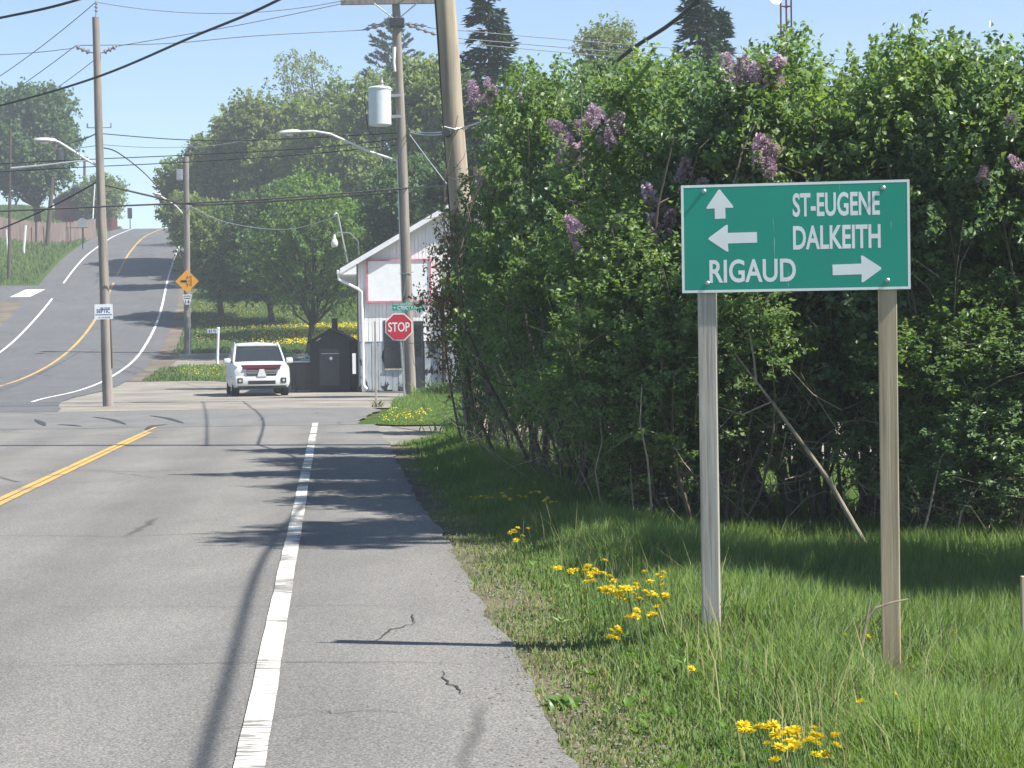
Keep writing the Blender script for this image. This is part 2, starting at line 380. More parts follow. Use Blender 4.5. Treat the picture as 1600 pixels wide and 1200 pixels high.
# pull the sheet a little down under the paved areas so no sheet pokes through
co = np.empty(len(me.vertices) * 3, np.float32); me.vertices.foreach_get('co', co); co = co.reshape(-1, 3)
def paved(x, y):
    a = (y < 41.5) & (x > xw(y) - 7.6) & (x < xe(y) - .3)
    b = (y > 40.5) & (y < 53) & (x < -3.4)
    c = (y > 52) & (x > xl(y) - 1) & (x < xr(y) + 1)
    return a | b | c
co[:, 2] -= np.where(paved(co[:, 0], co[:, 1]), .05, 0); me.vertices.foreach_set('co', co.ravel()); me.update()
O('ground', me, MT['ground'], kind='structure')

def wob(y, a, s, seed):
    r = np.random.default_rng(seed); p = r.uniform(0, 6.28, 6); f = s * np.array([.21, .53, 1.1, 2.3, 4.1, 7.7]); am = a * np.array([1, .8, .6, .45, .3, .2])
    return (np.sin(np.outer(y, f) + p) * am).sum(1)
def strip(name, ys, fl, fr, dz, m, nx=6, parent=None, kind='structure', **kw):
    ys = np.asarray(ys, float); l = fl(ys); r = fr(ys); t = np.linspace(0, 1, nx)
    X = l[:, None] + (r - l)[:, None] * t[None]; Y = np.repeat(ys[:, None], nx, 1)
    return O(name, grid_mesh(name, X, Y, dz), m, parent, kind=kind if parent is None else None, **kw)
near = strip('road', np.arange(-12, 41.01, .2), lambda y: xw(y) - 7.4, lambda y: xe(y) + wob(y, .02, 1.6, 1) + wob(y, .016, 9, 12), .030, MT['asphalt'], 14)
strip('road_verge', np.arange(-12, 33, .2), lambda y: xe(y) - .35, lambda y: xe(y) + .42 + wob(y, .05, .9, 2), .014, MT['vergedirt'], 4)
cross = strip('cross_road', np.arange(40.9, 52.41, .25), lambda y: y * 0 - 95, lambda y: -3.05 - (y - 41) * .03 + wob(y, .06, 1.2, 3) - .5 * sstep(50, 53, y), .034, MT['asphalt_x'], 60)
strip('cross_road_edge', np.arange(51.9, 53.3, .1), lambda y: y * 0 - 60, lambda y: y * 0 - 2.7, .022, MT['sand'], 60)
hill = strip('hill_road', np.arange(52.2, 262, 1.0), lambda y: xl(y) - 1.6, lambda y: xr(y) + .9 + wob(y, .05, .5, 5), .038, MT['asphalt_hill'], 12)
strip('gravel_lot', np.arange(52.8, 84, .5), lambda y: xr(y) + .35 + wob(y, .16, 1.3, 21), lambda y: 6 + 0 * y, .018, MT['gravel'], 40)
strip('driveway', np.arange(30.5, 40.6, .25), lambda y: xe(y) - .3 + wob(y, .08, 1, 6), lambda y: 30 + 0 * y, .010, MT['gravel'], 30)
strip('dirt_shoulder', np.arange(52.6, 134, .5), lambda y: xl(y) - 5.0 + 1.6 * sstep(80, 125, y), lambda y: xl(y) - 1.0, .016, MT['dirt'], 6)
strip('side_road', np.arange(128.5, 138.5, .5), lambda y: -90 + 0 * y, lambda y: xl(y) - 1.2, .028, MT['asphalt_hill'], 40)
strip('gravel_driveway', np.arange(92, 99.1, .25), lambda y: xr(y) + .7, lambda y: xr(y) + 22 - 2.4 * (y - 92), .020, MT['gravel'], 24)
strip('right_shoulder', np.arange(84, 180, .5), lambda y: xr(y) + .5, lambda y: xr(y) + 1.9 + wob(y, .12, .5, 9), .024, MT['dirt'], 4)
strip('gravel_pulloff', np.arange(140, 175, .5), lambda y: xr(y) + .8, lambda y: xr(y) + 4.2, .020, MT['dirt'], 5)

# painted lines belong to their road
def paint(name, parent, ys, fx, wdt, dz, m, label=None): return strip(name, ys, lambda y: fx(y) - wdt / 2, lambda y: fx(y) + wdt / 2, dz, m, 2, parent, label=label)
paint('edge_line', near, np.arange(-12, 42.01, .2), lambda y: xw(y) + wob(y, .002, 3, 8), .118, .038, MT['white_line'], 'worn white edge line')
paint('edge_line', near, np.arange(-12, 37.5, .5), lambda y: xw(y) - 6.26, .11, .038, MT['white_line'])
paint('centre_line', near, np.arange(-12, 41.2, .5), lambda y: xw(y) - 3.13 - .06, .085, .038, MT['yellow_line'], 'solid yellow centre line')
paint('centre_line', near, np.arange(-12, 38.6, .5), lambda y: xw(y) - 3.13 + .045, .085, .038, MT['yellow_line'], 'solid yellow centre line')
paint('edge_line', hill, np.arange(62, 205, 1), xr, .13, .05, MT['white_line2'], 'white edge line climbing the hill')
for a, b in ((84, 131), (139, 222)): paint('edge_line', hill, np.arange(a, b, 1), xl, .13, .05, MT['white_line2'])
for a, b in ((70, 126), (129, 139.5), (143, 224)): paint('centre_line', hill, np.arange(a, b, .75), xc, .15, .05, MT['yellow_line'])
p = at(38, 428, 133)
sb = strip('stop_bar', np.arange(131.2, 135.6, .4), lambda y: p.x - .55 + 0 * y, lambda y: p.x + .75 + 0 * y, .050, MT['white_line2'], 3, bpy.data.objects['side_road'])
# dark tyre arcs and a sealed crack on the junction
b = NB('skid_rubber'); b.base((.05, .05, .052)); MT['skid'] = b.set(.8)
def ribbon(name, pts, wd, dz, m, parent):
    pts = np.array(pts, float); t = np.linspace(0, len(pts) - 1, 24)
    k = np.arange(len(pts)); P = np.stack([np.interp(t, k, pts[:, 0]), np.interp(t, k, pts[:, 1])], 1)
    P[1:-1] = (P[:-2] + P[1:-1] * 2 + P[2:]) / 4; P[1:-1] = (P[:-2] + P[1:-1] * 2 + P[2:]) / 4
    d = np.gradient(P, axis=0); d /= np.linalg.norm(d, axis=1)[:, None]; nrm = np.stack([-d[:, 1], d[:, 0]], 1)
    wv = wd * np.sin(np.linspace(.25, 2.9, 24))[:, None] * .5
    A = P + nrm * wv; B = P - nrm * wv; V = np.concatenate([A, B]); V = np.column_stack([V, H(V[:, 0], V[:, 1]) + dz])
    i = np.arange(23); return O(name, np_mesh(name, V, [np.stack([i, i + 1, i + 25, i + 24], 1)]), m, parent)
def gp(px, py): d = 1.6 * F / (py - (537 - ROLL * (px - 800))); q = at(px, py, d); return (q.x, q.y)
for arc in ([(145, 654), (175, 658), (197, 666)], [(235, 652), (262, 656), (287, 664)], [(90, 666), (110, 667), (127, 669)], [(55, 658), (64, 663), (70, 668)], [(262, 666), (240, 668), (228, 674)]):
    ribbon('tyre_mark', [gp(*q) for q in arc], .16, .042, MT['skid'], cross)

b = NB('crack_dark'); b.base((.045, .043, .04)); MT['crack'] = b.set(.9)  # dark colour of the thin pavement cracks
rk_ = np.random.default_rng(5)
for pts, wd in (([(588, 1012), (600, 1003), (612, 995), (630, 990), (648, 984)], .014), ([(640, 985), (646, 975), (650, 968)], .010), ([(690, 1062), (697, 1078), (712, 1088), (722, 1098)], .012),
                ([(-5, 1052), (200, 1050), (420, 1047), (640, 1046), (735, 1048)], .007), ([(-5, 958), (300, 957), (560, 955), (690, 957)], .006), ([(-5, 748), (120, 738), (230, 742), (330, 735)], .02),
                ([(480, 1120), (520, 1128), (600, 1122), (650, 1130)], .006)):
    P_ = np.array([gp(*q) for q in pts]); t_ = np.linspace(0, len(P_) - 1, 26); kk = np.arange(len(P_))
    Q_ = [(np.interp(u, kk, P_[:, 0]) + rk_.normal() * .022, np.interp(u, kk, P_[:, 1]) + rk_.normal() * .022) for u in t_]
    ribbon('crack', Q_, wd, .0345, MT['crack'], near)
# loose gravel along the pavement edge
r_ = np.random.default_rng(9); n_ = 1700; y_ = 7 + 24 * r_.random(n_) ** 1.5; x_ = xe(y_) + r_.normal(.10, .17, n_); s_ = r_.uniform(.003, .011, n_)
oc = np.array([(1, 0, 0), (0, 1, 0), (-1, 0, 0), (0, -1, 0), (0, 0, .8), (0, 0, -.4)]); V_ = oc[None] * s_[:, None, None] * r_.uniform(.6, 1.3, (n_, 6, 1)) + np.stack([x_, y_, H(x_, y_) + .032], 1)[:, None]
fi = np.array([(0, 1, 4), (1, 2, 4), (2, 3, 4), (3, 0, 4)]); O('loose_gravel', np_mesh('loose_gravel', V_.reshape(-1, 3), [(np.arange(n_)[:, None, None] * 6 + fi[None]).reshape(-1, 3)]), MT['stone'], kind='stuff', label='loose gravel crumbs along the pavement edge', cat='gravel')

# ------------------------------------------------------------------ destination sign
GS = Vector(at(1065, 374, 10.3)); GE = Vector(at(1422, 366, 10.12))
dv = GE - GS; yaw = math.atan2(dv.y, dv.x); SW = math.hypot(dv.x, dv.y); SH = .54
cz = (GS.z + GE.z) / 2
mid = (GS + GE) / 2; g0 = h(mid.x, mid.y)
sg = E('destination_sign', (mid.x, mid.y, g0), 'green destination sign with white arrows on two square wooden posts', 'road sign', rz=yaw)
zc = cz - g0; tilt = dv.z / SW * .35
def SX(f): return -SW / 2 + f * SW
def SZ(f): return zc + SH / 2 - f * SH
def rr(x0, x1, z0, z1, r, n=5):
    out = []
    for cx_, cz_, a0 in ((x1 - r, z1 - r, 0), (x0 + r, z1 - r, 90), (x0 + r, z0 + r, 180), (x1 - r, z0 + r, 270)):
        for k in range(n + 1): a = math.radians(a0 + 90 * k / n); out.append((cx_ + r * math.cos(a), cz_ + r * math.sin(a)))
    return out[::-1]
panel = MB().prism(rr(-SW / 2, SW / 2, zc - SH / 2, zc + SH / 2, .012), -.003, .012).build('sign_panel', MT['sign_green'], sg)
bw = .0125; m = MB()
for x0, x1, z0, z1 in ((-SW / 2, SW / 2, zc + SH / 2 - bw, zc + SH / 2), (-SW / 2, SW / 2, zc - SH / 2, zc - SH / 2 + bw), (-SW / 2, -SW / 2 + bw, zc - SH / 2 + bw, zc + SH / 2 - bw), (SW / 2 - bw, SW / 2, zc - SH / 2 + bw, zc + SH / 2 - bw)):
    m.box(x0, x1, -.0036, -.0031, z0, z1)
m.build('border', MT['sign_white'], panel)
for s, f0, f1, t0, t1, bo in (('ST-EUGENE', .492, .871, .098, .318, .024), ('DALKEITH', .492, .873, .400, .618, .024), ('RIGAUD', .122, .503, .696, .912, .020)):
    O('lettering', text_mesh(s, SX(f0), SX(f1), SZ(t1), SZ(t0), -.0032, .0003, bo), MT['sign_white'], panel)
def arrow(tip, tail, along, half_head, half_sh, head):
    (tx, tz), (bx, bz) = tip, tail; ux, uz = (tx - bx), (tz - bz); L = math.hypot(ux, uz); ux /= L; uz /= L; nx_, nz_ = -uz, ux
    q = lambda a, s: (bx + ux * a + nx_ * s, bz + uz * a + nz_ * s)
    P = [q(0, -half_sh), q(L - head, -half_sh), q(L - head * 1.02, -half_head), q(L - head * .92, -half_head * 1.0), q(L, -.004), q(L, .004), q(L - head * .92, half_head), q(L - head * 1.02, half_head), q(L - head, half_sh), q(0, half_sh)]
    return MB().prism(P, -.0036, -.0031)
for tp, tl, hd in (((SX(.170), SZ(.048)), (SX(.173), SZ(.317)), .092), ((SX(.120), SZ(.500)), (SX(.334), SZ(.497)), .096), ((SX(.874), SZ(.806)), (SX(.663), SZ(.812)), .096)):
    arrow(tp, tl, None, .066, .0265, hd).build('arrow', MT['sign_white'], panel)
for fx, fz in ((.102, .06), (.112, .912), (.886, .072), (.900, .918)):
    o = MB().lathe([(.012, 0), (.012, .003), (.008, .006), (.0075, .011), (.001, .012)]).build('bolt', MT['galv'], sg)
    o.location = (SX(fx), -.003, SZ(fz)); o.rotation_euler = (math.pi / 2, 0, 0)
for f, mt, lab in ((.107, 'post_grey', 'weathered grey left post'), (.9, 'post_tan', 'newer tan right post')):
    x = SX(f); wx = mid.x + x * math.cos(yaw); wy = mid.y + x * math.sin(yaw); zg = h(wx, wy) - g0
    MB().box(x - .0455, x + .0455, .0125, .1015, zg - .35, zc + SH / 2 - .015, .004).build('post', MT[mt], sg, label=lab)

# ------------------------------------------------------------------ stop sign
p = at(634, 632, 54.5); ss = E('stop_sign', (p.x, p.y, h(p.x, p.y)), 'red octagonal stop sign with green street name plate on a steel post', 'stop sign')
q = at(623.5, 511, 54.5); q2 = at(637, 479, 54.5); zb = h(p.x, p.y)
rx, rz_ = q.x - p.x, q.z - zb
def octo(r, cx_, cz_): return [(cx_ + r * math.cos(math.radians(22.5 + 45 * k)), cz_ + r * math.sin(math.radians(22.5 + 45 * k))) for k in range(8)][::-1]
pl = MB().prism(octo(.392, rx, rz_), -.06, -.055).build('stop_plate', MT['sign_white'], ss)
MB().prism(octo(.360, rx, rz_), -.066, -.0602).build('red_face', MT['sign_red'], pl)
O('lettering', text_mesh('STOP', rx - .285, rx + .285, rz_ - .125, rz_ + .125, -.0665, .003, .012), MT['sign_white'], pl)
top = Vector((q2.x - p.x - .03, 0, q2.z - zb + .12))
MB().tube([(0, 0, -.3), (rx + .03, -.02, rz_), (top.x, 0, top.z)], .03, 8).build('post', MT['galv'], ss, True)
nx0, nz0 = q2.x - p.x, q2.z - zb
npl = MB().prism(rr(nx0 - .41, nx0 + .41, nz0 - .105, nz0 + .105, .015), -.05, -.045).build('street_name_plate', MT['sign_green'], ss)
O('lettering', text_mesh('EAST HAWKESBURY EST', nx0 - .37, nx0 + .37, nz0 + .045, nz0 + .085, -.0505, .003, .005), MT['sign_white'], npl, kind='stuff')
O('lettering', text_mesh('CTE/CTY 10', nx0 - .27, nx0 + .27, nz0 - .08, nz0 + .02, -.0505, .003, .012), MT['sign_white'], npl)
for s in (-1, 1): MB().prism([(nx0 + s * .33, nz0 - .05), (nx0 + s * .33, nz0 - .005), (nx0 + s * .38, nz0 - .028)], -.053, -.0505).build('arrow', MT['sign_white'], npl)
p = at(588, 640, 52.9); q = at(590.5, 502, 52.9)
MB().box(-.028, .028, -.02, .02, -.3, q.z - h(p.x, p.y), .004).build('marker_post', MT['post_grey'], label='slim grey-green bare stake left of the stop sign', cat='post').location = (p.x, p.y, h(p.x, p.y))

# ------------------------------------------------------------------ utility poles
def pole_axis(base, top, zg=None):
    b = Vector(base); b.z = h(b.x, b.y); return b, Vector(top)
def pole(name, b, t, r0, r1, m, label, n=14):
    e = E(name, b, label, 'utility pole'); L = t - b
    pts = []; rad = []
    for k in range(9):
        f = k / 8; o = Vector((random.uniform(-.012, .012), random.uniform(-.012, .012), 0)) if 0 < k < 8 else Vector()
        pts.append(L * f + o); rad.append(r0 + (r1 - r0) * f)
    pts.insert(0, Vector((0, 0, -.4))); rad.insert(0, r0)
    MB().tube(pts, rad, n).build('pole_shaft', m, e, True); return e
def onpole(b, t, py, d):  # point on the pole at picture row py
    best = None
    for k in range(400):
        f = k / 399; w_ = b + (t - b) * f; u = proj(w_)
        if best is None or abs(u[1] - py) < best[0]: best = (abs(u[1] - py), w_)
    return best[1]
Mi = M.inverted()
def proj(w_):
    c = Mi @ Vector(w_); return (800 + F * c.x / -c.z, 600 - F * c.y / -c.z)
def insulator(e, a, b_, n=3, r=.06):
    a = Vector(a); b_ = Vector(b_); pts = []; rad = []
    for k in range(n):
        for f, rr_ in ((0, .4), (.15, 1), (.45, 1), (.6, .4)): pts.append(a + (b_ - a) * ((k + f) / n)); rad.append(r * rr_)
    pts.append(b_); rad.append(r * .3)
    MB().tube(pts, rad, 8).build('insulator', MT['porcelain'], e, True)
def lamp(e, a, path, head_dir, L=.75):
    MB().tube(path, [.035] * len(path), 8).build('lamp_arm', MT['lamp_metal'], e, True)
    p = Vector(path[-1]); d = Vector(head_dir).normalized(); s = d.cross(Vector((0, 0, 1))).normalized(); u = s.cross(d)
    secs = [(0, .05, .05), (.12, .10, .07), (.35, .16, .085), (.65, .15, .08), (.92, .10, .06), (1, .03, .03)]
    m = MB(); vs = []
    for f, wd, hh in secs:
        for k in range(10):
            an = 2 * math.pi * k / 10; vs.append(p + d * (f * L - .05) + s * wd * math.cos(an) + u * hh * math.sin(an) * (1 if math.sin(an) > 0 else .55))
    fs = [(i * 10 + k, i * 10 + (k + 1) % 10, (i + 1) * 10 + (k + 1) % 10, (i + 1) * 10 + k) for i in range(5) for k in range(10)] + [tuple(range(9, -1, -1)), tuple(range(50, 60))]
    hd = m.add(vs, fs).build('lamp_head', MT['lamp_metal'], e, True)
    c = p + d * (.5 * L - .05) - u * .045
    MB().tube([c, c - u * .03, c - u * .055], [.12, .11, .05], 12).build('lamp_lens', MT['lamp_lens'], hd, True)

# left pole with the poster
LB, LT = pole_axis(at(169, 635, 57.3), at(149.5, 27, 57.3))
el = pole('utility_pole', LB, LT, .15, .10, MT['pole'], 'tall weathered utility pole at the junction carrying a white poster')
MB().tube([LT - LB + Vector((0, 0, -.1)), LT - LB + Vector((.02, 0, .42))], [.02, .015], 6).build('top_pin', MT['galv'], el)
insulator(el, LT - LB + Vector((.02, 0, .15)), LT - LB + Vector((.02, 0, .46)), 3, .05)
pL = lambda py: onpole(LB, LT, py, 57) - LB
for s, px in ((-1, 117), (1, 183)):
    a = pL(84); b_ = at(px, 72, 57.3) - LB
    MB().tube([a, a + (b_ - a) * .35 + Vector((0, 0, -.04))], .018, 6).build('bracket', MT['galv'], el)
    insulator(el, a + (b_ - a) * .35 + Vector((0, 0, -.04)), b_, 3, .07)
for s in (-1, 1):
    a = pL(200); MB().tube([a, a + Vector((s * .34, 0, .01))], .014, 6).tube([a + Vector((s * .33, 0, 0)), a + Vector((s * .33, 0, .13))], .022, 6).build('pin_bracket', MT['galv'], el)
a = pL(262); lamp(el, None, [a, at(130, 246, 57.2) - LB, at(105, 230, 57.1) - LB, at(92, 222, 57) - LB, at(85, 220, 57) - LB], at(52, 219, 56.9) - at(85, 220, 57), .62)
MB().tube([pL(480) + Vector((.13, -.03, 0)), pL(575) + Vector((.155, -.04, 0))], .03, 6).build('conduit', MT['pole_dark'], el)
# poster nailed to the pole
c = at(162, 487.5, 57.05); sc = 57.05 / F
po = E('poster', (c.x, c.y, c.z), 'small white poster with dark blue lettering nailed to the left utility pole', 'poster')
bd = MB().prism([(-14.2 * sc, -11.5 * sc), (-14 * sc, 12 * sc), (14 * sc, 12.5 * sc), (14.6 * sc, -11 * sc)][::-1], -.01, -.004).build('board', MT['sign_white'], po)
for s, x0, x1, z0, z1, mt in (('I\'M YOUR', -5, 10, 4, 7.5, 'ink_blue'), ('SEPTIC', -11, 10, -1.5, 4.5, 'ink_blue'), ('613-678', -8, 10, -9.6, -7.4, 'sign_black')):
    O('lettering', text_mesh(s, x0 * sc, x1 * sc, z0 * sc, z1 * sc, -.0105, .002, .02), MT[mt], bd, kind='stuff')
MB().box(-13 * sc, 13 * sc, -.0125, -.0105, -4.9 * sc, -3.6 * sc).build('printed_line', MT['ink_blue'], bd)

# stop-corner pole with transformer
TB, TT = pole_axis(at(643, 626, 59), at(616.5, -60, 59))
et = pole('utility_pole', TB, TT, .15, .115, MT['pole'], 'utility pole behind the stop sign carrying a grey transformer and crossarm')
pT = lambda py: onpole(TB, TT, py, 59) - TB
a = pT(4); MB().box(-1.58, 1.65, -.19, -.08, -.07, .07, .01).build('crossarm', MT['pole'], et).location = a
for s in (-1, 1): MB().tube([a + Vector((s * .62, -.2, -.05)), a + Vector((s * .05, -.13, -.50))], .018, 6).build('brace', MT['galv'], et)
for x in (-1.5, -.75, .8, 1.55): insulator(et, a + Vector((x, -.13, .07)), a + Vector((x, -.13, .28)), 2, .05)
a = pT(36)
for px, py, n in ((566, 47, 4), (667, 41, 4), (685, 55, 5), (575, 40, 3)):
    insulator(et, a + Vector((.12 if px > 620 else -.12, -.05, 0)), at(px, py, 59) - TB, n, .055)
MB().box(-.2, .22, -.2, .05, -.12, .14, .02).build('clamp', MT['charcoal'], et).location = a
c = at(593.5, 166, 58.8) - TB
tk = MB().lathe([(.29, -.56), (.325, -.53), (.325, .47), (.345, .475), (.345, .51), (.30, .55), (.12, .58), (.02, .585)], c, 24).build('transformer_tank', MT['tank'], et, True)
MB().lathe([(.05, .57), (.075, .60), (.05, .64), (.075, .67), (.045, .72), (.03, .82), (.002, .84)], c + Vector((.06, 0, 0)), 10).build('bushing', MT['porcelain'], tk, True)
MB().tube([c + Vector((-.3, -.05, .38)), c + Vector((-.40, -.1, .40)), c + Vector((-.43, -.1, .1)), c + Vector((-.34, -.1, -.7)), c + Vector((-.1, -.1, -.95)), pT(215) + Vector((-.1, -.1, 0))], .014, 6).build('lead', MT['dark_wire'], tk, True)
for dz in (.3, -.3): MB().box(.28, .62, -.05, .05, c.z + dz - .04, c.z + dz + .04).build('mounting_bracket', MT['galv'], tk).location = (c.x, c.y, 0)
MB().tube([pT(88) + Vector((-.10, -.15, .25)), pT(98) + Vector((-.12, -.16, 0)), pT(112) + Vector((-.10, -.13, 0))], [.05, .035, .03], 8).build('fuse_cutout', MT['sign_white'], et, True)
a = pT(254); lamp(et, None, [a, at(575, 236, 58.9) - TB, at(545, 222, 58.8) - TB, at(515, 209, 58.7) - TB, at(490, 205, 58.6) - TB, at(466, 206, 58.6) - TB], at(437, 208, 58.5) - at(466, 206, 58.6), .62)
MB().tube([pT(250) + Vector((-.14, -.06, 0)), pT(400) + Vector((-.15, -.07, 0)), pT(600) + Vector((-.16, -.07, 0))], .022, 6).build('conduit', MT['galv'], et)
MB().tube([pT(428) + Vector((-.2, -.1, 0)), pT(427) + Vector((0, -.155, 0)), pT(426) + Vector((.2, -.1, 0))], .012, 5).build('strap', MT['galv'], et)

# big tan pole inside the hedge end
RB, RT = pole_axis(at(746, 697, 32), at(672, -330, 32))
er = pole('utility_pole', RB, RT, .19, .135, MT['pole_tan'], 'thick tan leaning pole rising from the end of the lilac hedge')
pR = lambda py: onpole(RB, RT, py, 34) - RB
MB().tube([pR(600) + Vector((-.17, -.03, 0)), pR(300) + Vector((-.165, -.03, 0)), pR(0) + Vector((-.155, -.03, 0)), pR(-200) + Vector((-.15, -.03, 0))], .016, 6).build('ground_wire', MT['dark_wire'], er)
c = at(698, 207, 31.8) - RB
MB().tube([c + Vector((0, -.06, 0)), c + Vector((0, 0, 0)), c + Vector((0, .06, 0))], [.06, .078, .06], 14).build('spool_insulator', MT['charcoal'], er, True)
MB().tube([c + Vector((-.04, 0, .09)), pR(203) + Vector((0, -.19, 0)), pR(200) + Vector((.2, -.05, .02))], .012, 6).build('strap', MT['galv'], er)

# far pole with the diamond sign
FB, FT = pole_axis(at(293, 552, 99), at(291, 245, 99)); FB.z = h(FB.x, FB.y)
ef = pole('utility_pole', FB, FT, .17, .13, MT['pole'], 'utility pole beside the hill road behind the amber diamond sign')
a = onpole(FB, FT, 340, 99) - FB; lamp(ef, None, [a, at(275, 322, 98.8) - FB, at(262, 313, 98.6) - FB, at(250, 306, 98.5) - FB], at(240, 302, 98) - at(250, 306, 98.5), .6)
MB().box(-.45, -.15, -.2, .15, 0, .55, .04).build('meter_box', MT['galv'], ef).location = onpole(FB, FT, 282, 99) - FB
p = at(296, 553, 98.2); zg = h(p.x, p.y); sc = 98.2 / F
ds = E('warning_sign', (p.x, p.y, zg), 'amber diamond warning sign over a small white route marker by the hill road', 'road sign')
c = at(292.5, 439.5, 98.2); cx_, cz_ = c.x - p.x, c.z - zg; r = 18.3 * sc
MB().tube([(0, 0, -.2), (.06, 0, cz_ - r - .9), (.02, 0, cz_)], .028, 6).build('post', MT['galv'], ds)
dm = MB().prism([(cx_ - r, cz_), (cx_, cz_ + r), (cx_ + r, cz_), (cx_, cz_ - r)], -.05, -.045).build('diamond_plate', MT['sign_amber'], ds)
k = r / 18.3
m = MB()
for x0, x1, z0, z1 in ((5.6, 6.8, -7.5, 8.5), (2.9, 3.9, -7, -4), (2.9, 3.9, -1.5, 1.5), (2.9, 3.9, 4.5, 7.5), (-.3, 1, 4.5, 8.5), (-.3, 1, -8, -4), (-1.3, .2, 3, 4.8), (-1.3, .2, -4.5, -2.6), (-10.5, 0, -1.3, 1.3), (-7.5, -5.5, -2.2, 2.2), (-4, -2, -2.2, 2.2)):
    m.box(cx_ + x0 * k, cx_ + x1 * k, -.055, -.0505, cz_ + z0 * k, cz_ + z1 * k)
m.build('road_symbol', MT['sign_black'], dm)
c = at(293, 468, 98.2); cx_, cz_ = c.x - p.x, c.z - zg
rm = MB().prism([(cx_ - 7.6 * k, cz_ + 7.8 * k), (cx_ + 7.6 * k, cz_ + 7.8 * k), (cx_ + 3.8 * k, cz_ - 7.8 * k), (cx_ - 3.8 * k, cz_ - 7.8 * k)][::-1], -.05, -.045).build('route_marker', MT['sign_white'], ds)
O('lettering', text_mesh('14', cx_ - 3.2 * k, cx_ + 3.4 * k, cz_ - 6.6 * k, cz_ - .6 * k, -.0505, .004, .03), MT['sign_black'], rm)
MB().box(cx_ - 6 * k, cx_ + 6 * k, -.0545, -.0505, cz_ + 4.8 * k, cz_ + 6 * k).box(cx_ - 4.6 * k, cx_ + 4.6 * k, -.0545, -.0505, cz_ + 1.2 * k, cz_ + 2.6 * k).build('printed_band', MT['sign_black'], rm)
# house number post
p = at(338.5, 549, 92); zg = h(p.x, p.y); sc = 92 / F; hn = E('house_number_post', (p.x, p.y, zg), 'white house number post with a small plate on the grass wedge', 'number post')
t = at(341, 513, 92) - Vector((p.x, p.y, zg))
MB().tube([(0, 0, -.2), (t.x, 0, t.z)], [.065, .06], 8).build('post', MT['white_paint'], hn, True)
MB().lathe([(.075, -.05), (.075, .02), (.05, .05), (.002, .06)], (t.x, 0, t.z), 10).build('cap', MT['white_paint'], hn, True)
np_ = MB().box(t.x - .47, t.x - .03, -.07, -.062, t.z - .21, t.z - .03).build('number_plate', MT['sign_white'], hn)
O('lettering', text_mesh('8370', t.x - .43, t.x - .08, t.z - .19, t.z - .05, -.0705, .003, .02), MT['ink_blue'], np_)

# ------------------------------------------------------------------ overhead wires
def wire(pts_px, r, m, label, cat='cable', n=40, sag=None):
    P = np.array([tuple(q) if isinstance(q, Vector) else tuple(at(*q)) for q in pts_px])
    if len(P) == 2:
        t = np.linspace(0, 1, n); Q = P[0] + (P[1] - P[0]) * t[:, None]; Q[:, 2] -= 4 * (sag or .3) * t * (1 - t)
    else:                                             # smooth curve through the points
        t = np.linspace(0, len(P) - 1, n); Q = []
        for u in t:
            i = min(int(u), len(P) - 2); f = u - i
            p0, p1, p2, p3 = P[max(i - 1, 0)], P[i], P[i + 1], P[min(i + 2, len(P) - 1)]
            Q.append(.5 * ((2 * p1) + (p2 - p0) * f + (2 * p0 - 5 * p1 + 4 * p2 - p3) * f ** 2 + (3 * p1 - p0 - 3 * p2 + p3) * f ** 3))
        Q = np.array(Q)
    o = MB().tube(Q, r, 6).build('overhead_cable', MT[m], None, True, label=label, cat=cat, group='overhead cables'); return o
wire([(150, 3, 57.3), (541, 0, 58.8)], .012, 'grey_wire', 'thin wire from the top of the left pole to the wooden crossarm', sag=.35)
wire([(150, 3, 57.3), (-120, 185, 76)], .013, 'grey_wire', 'thin wire falling left from the very top of the left pole', sag=.3)
wire([(116, 73, 57.3), (-110, 215, 80)], .012, 'grey_wire', 'thin wire falling left from the left insulator of the left pole', sag=.2)
wire([(147, 94, 57.5), (-20, 195, 80)], .011, 'grey_wire', 'thin wire falling left from behind the left pole below its insulators', sag=.2)
wire([(184, 72, 57.3), (400, 34, 57.8), (660, -22, 58.8)], .012, 'grey_wire', 'thin wire rising from the right insulator of the left pole')
wire([(117, 71, 57.3), (260, 68, 57.8), (400, 56, 58.2), (566, 47, 59)], .012, 'grey_wire', 'thin wire between the insulators of the left and transformer poles')
wire([(116, 75, 57.3), (-100, 84, 58)], .011, 'grey_wire', 'level thin wire leaving the left pole insulator to the left', sag=.1)
wire([(-120, 189, 44), (0, 165, 40), (150, 121, 35), (300, 58, 31), (435, 0, 28), (700, -145, 23)], .020, 'dark_wire', 'thick black cable climbing across the left pole to the upper edge')
wire([(-100, 47, 30), (0, 28, 28), (120, 0, 26), (330, -75, 22)], .018, 'dark_wire', 'thick black cable cutting the upper left corner')
wire([(-150, 338, 54), (0, 330, 55), (155, 323, 56), (400, 312, 57.5), (636, 294, 58.9)], .026, 'dark_wire', 'thick black cable crossing level in front of both poles')
wire([(153, 286, 57.3), (230, 305, 57.7), (300, 319, 58), (400, 316, 58.4), (632, 300, 59)], .030, 'dark_wire', 'thick bundled cable sagging between the left pole and transformer pole')
wire([(152, 284, 57.3), (90, 318, 58), (0, 358, 60), (-120, 400, 64)], .024, 'dark_wire', 'thick cable falling left from the waist of the left pole')
wire([(161, 209, 57.3), (280, 218, 58), (400, 219, 58.4), (620, 208, 59)], .015, 'dark_wire', 'black wire sagging level with the street lamp heads')
wire([(161, 226, 57.4), (-120, 236, 80)], .010, 'grey_wire', 'faint wire running left behind the left street lamp', sag=.2)
wire([(161, 226, 57.4), (400, 216, 80)], .010, 'grey_wire', 'faint wire running right from the left pole into the trees', sag=.2)
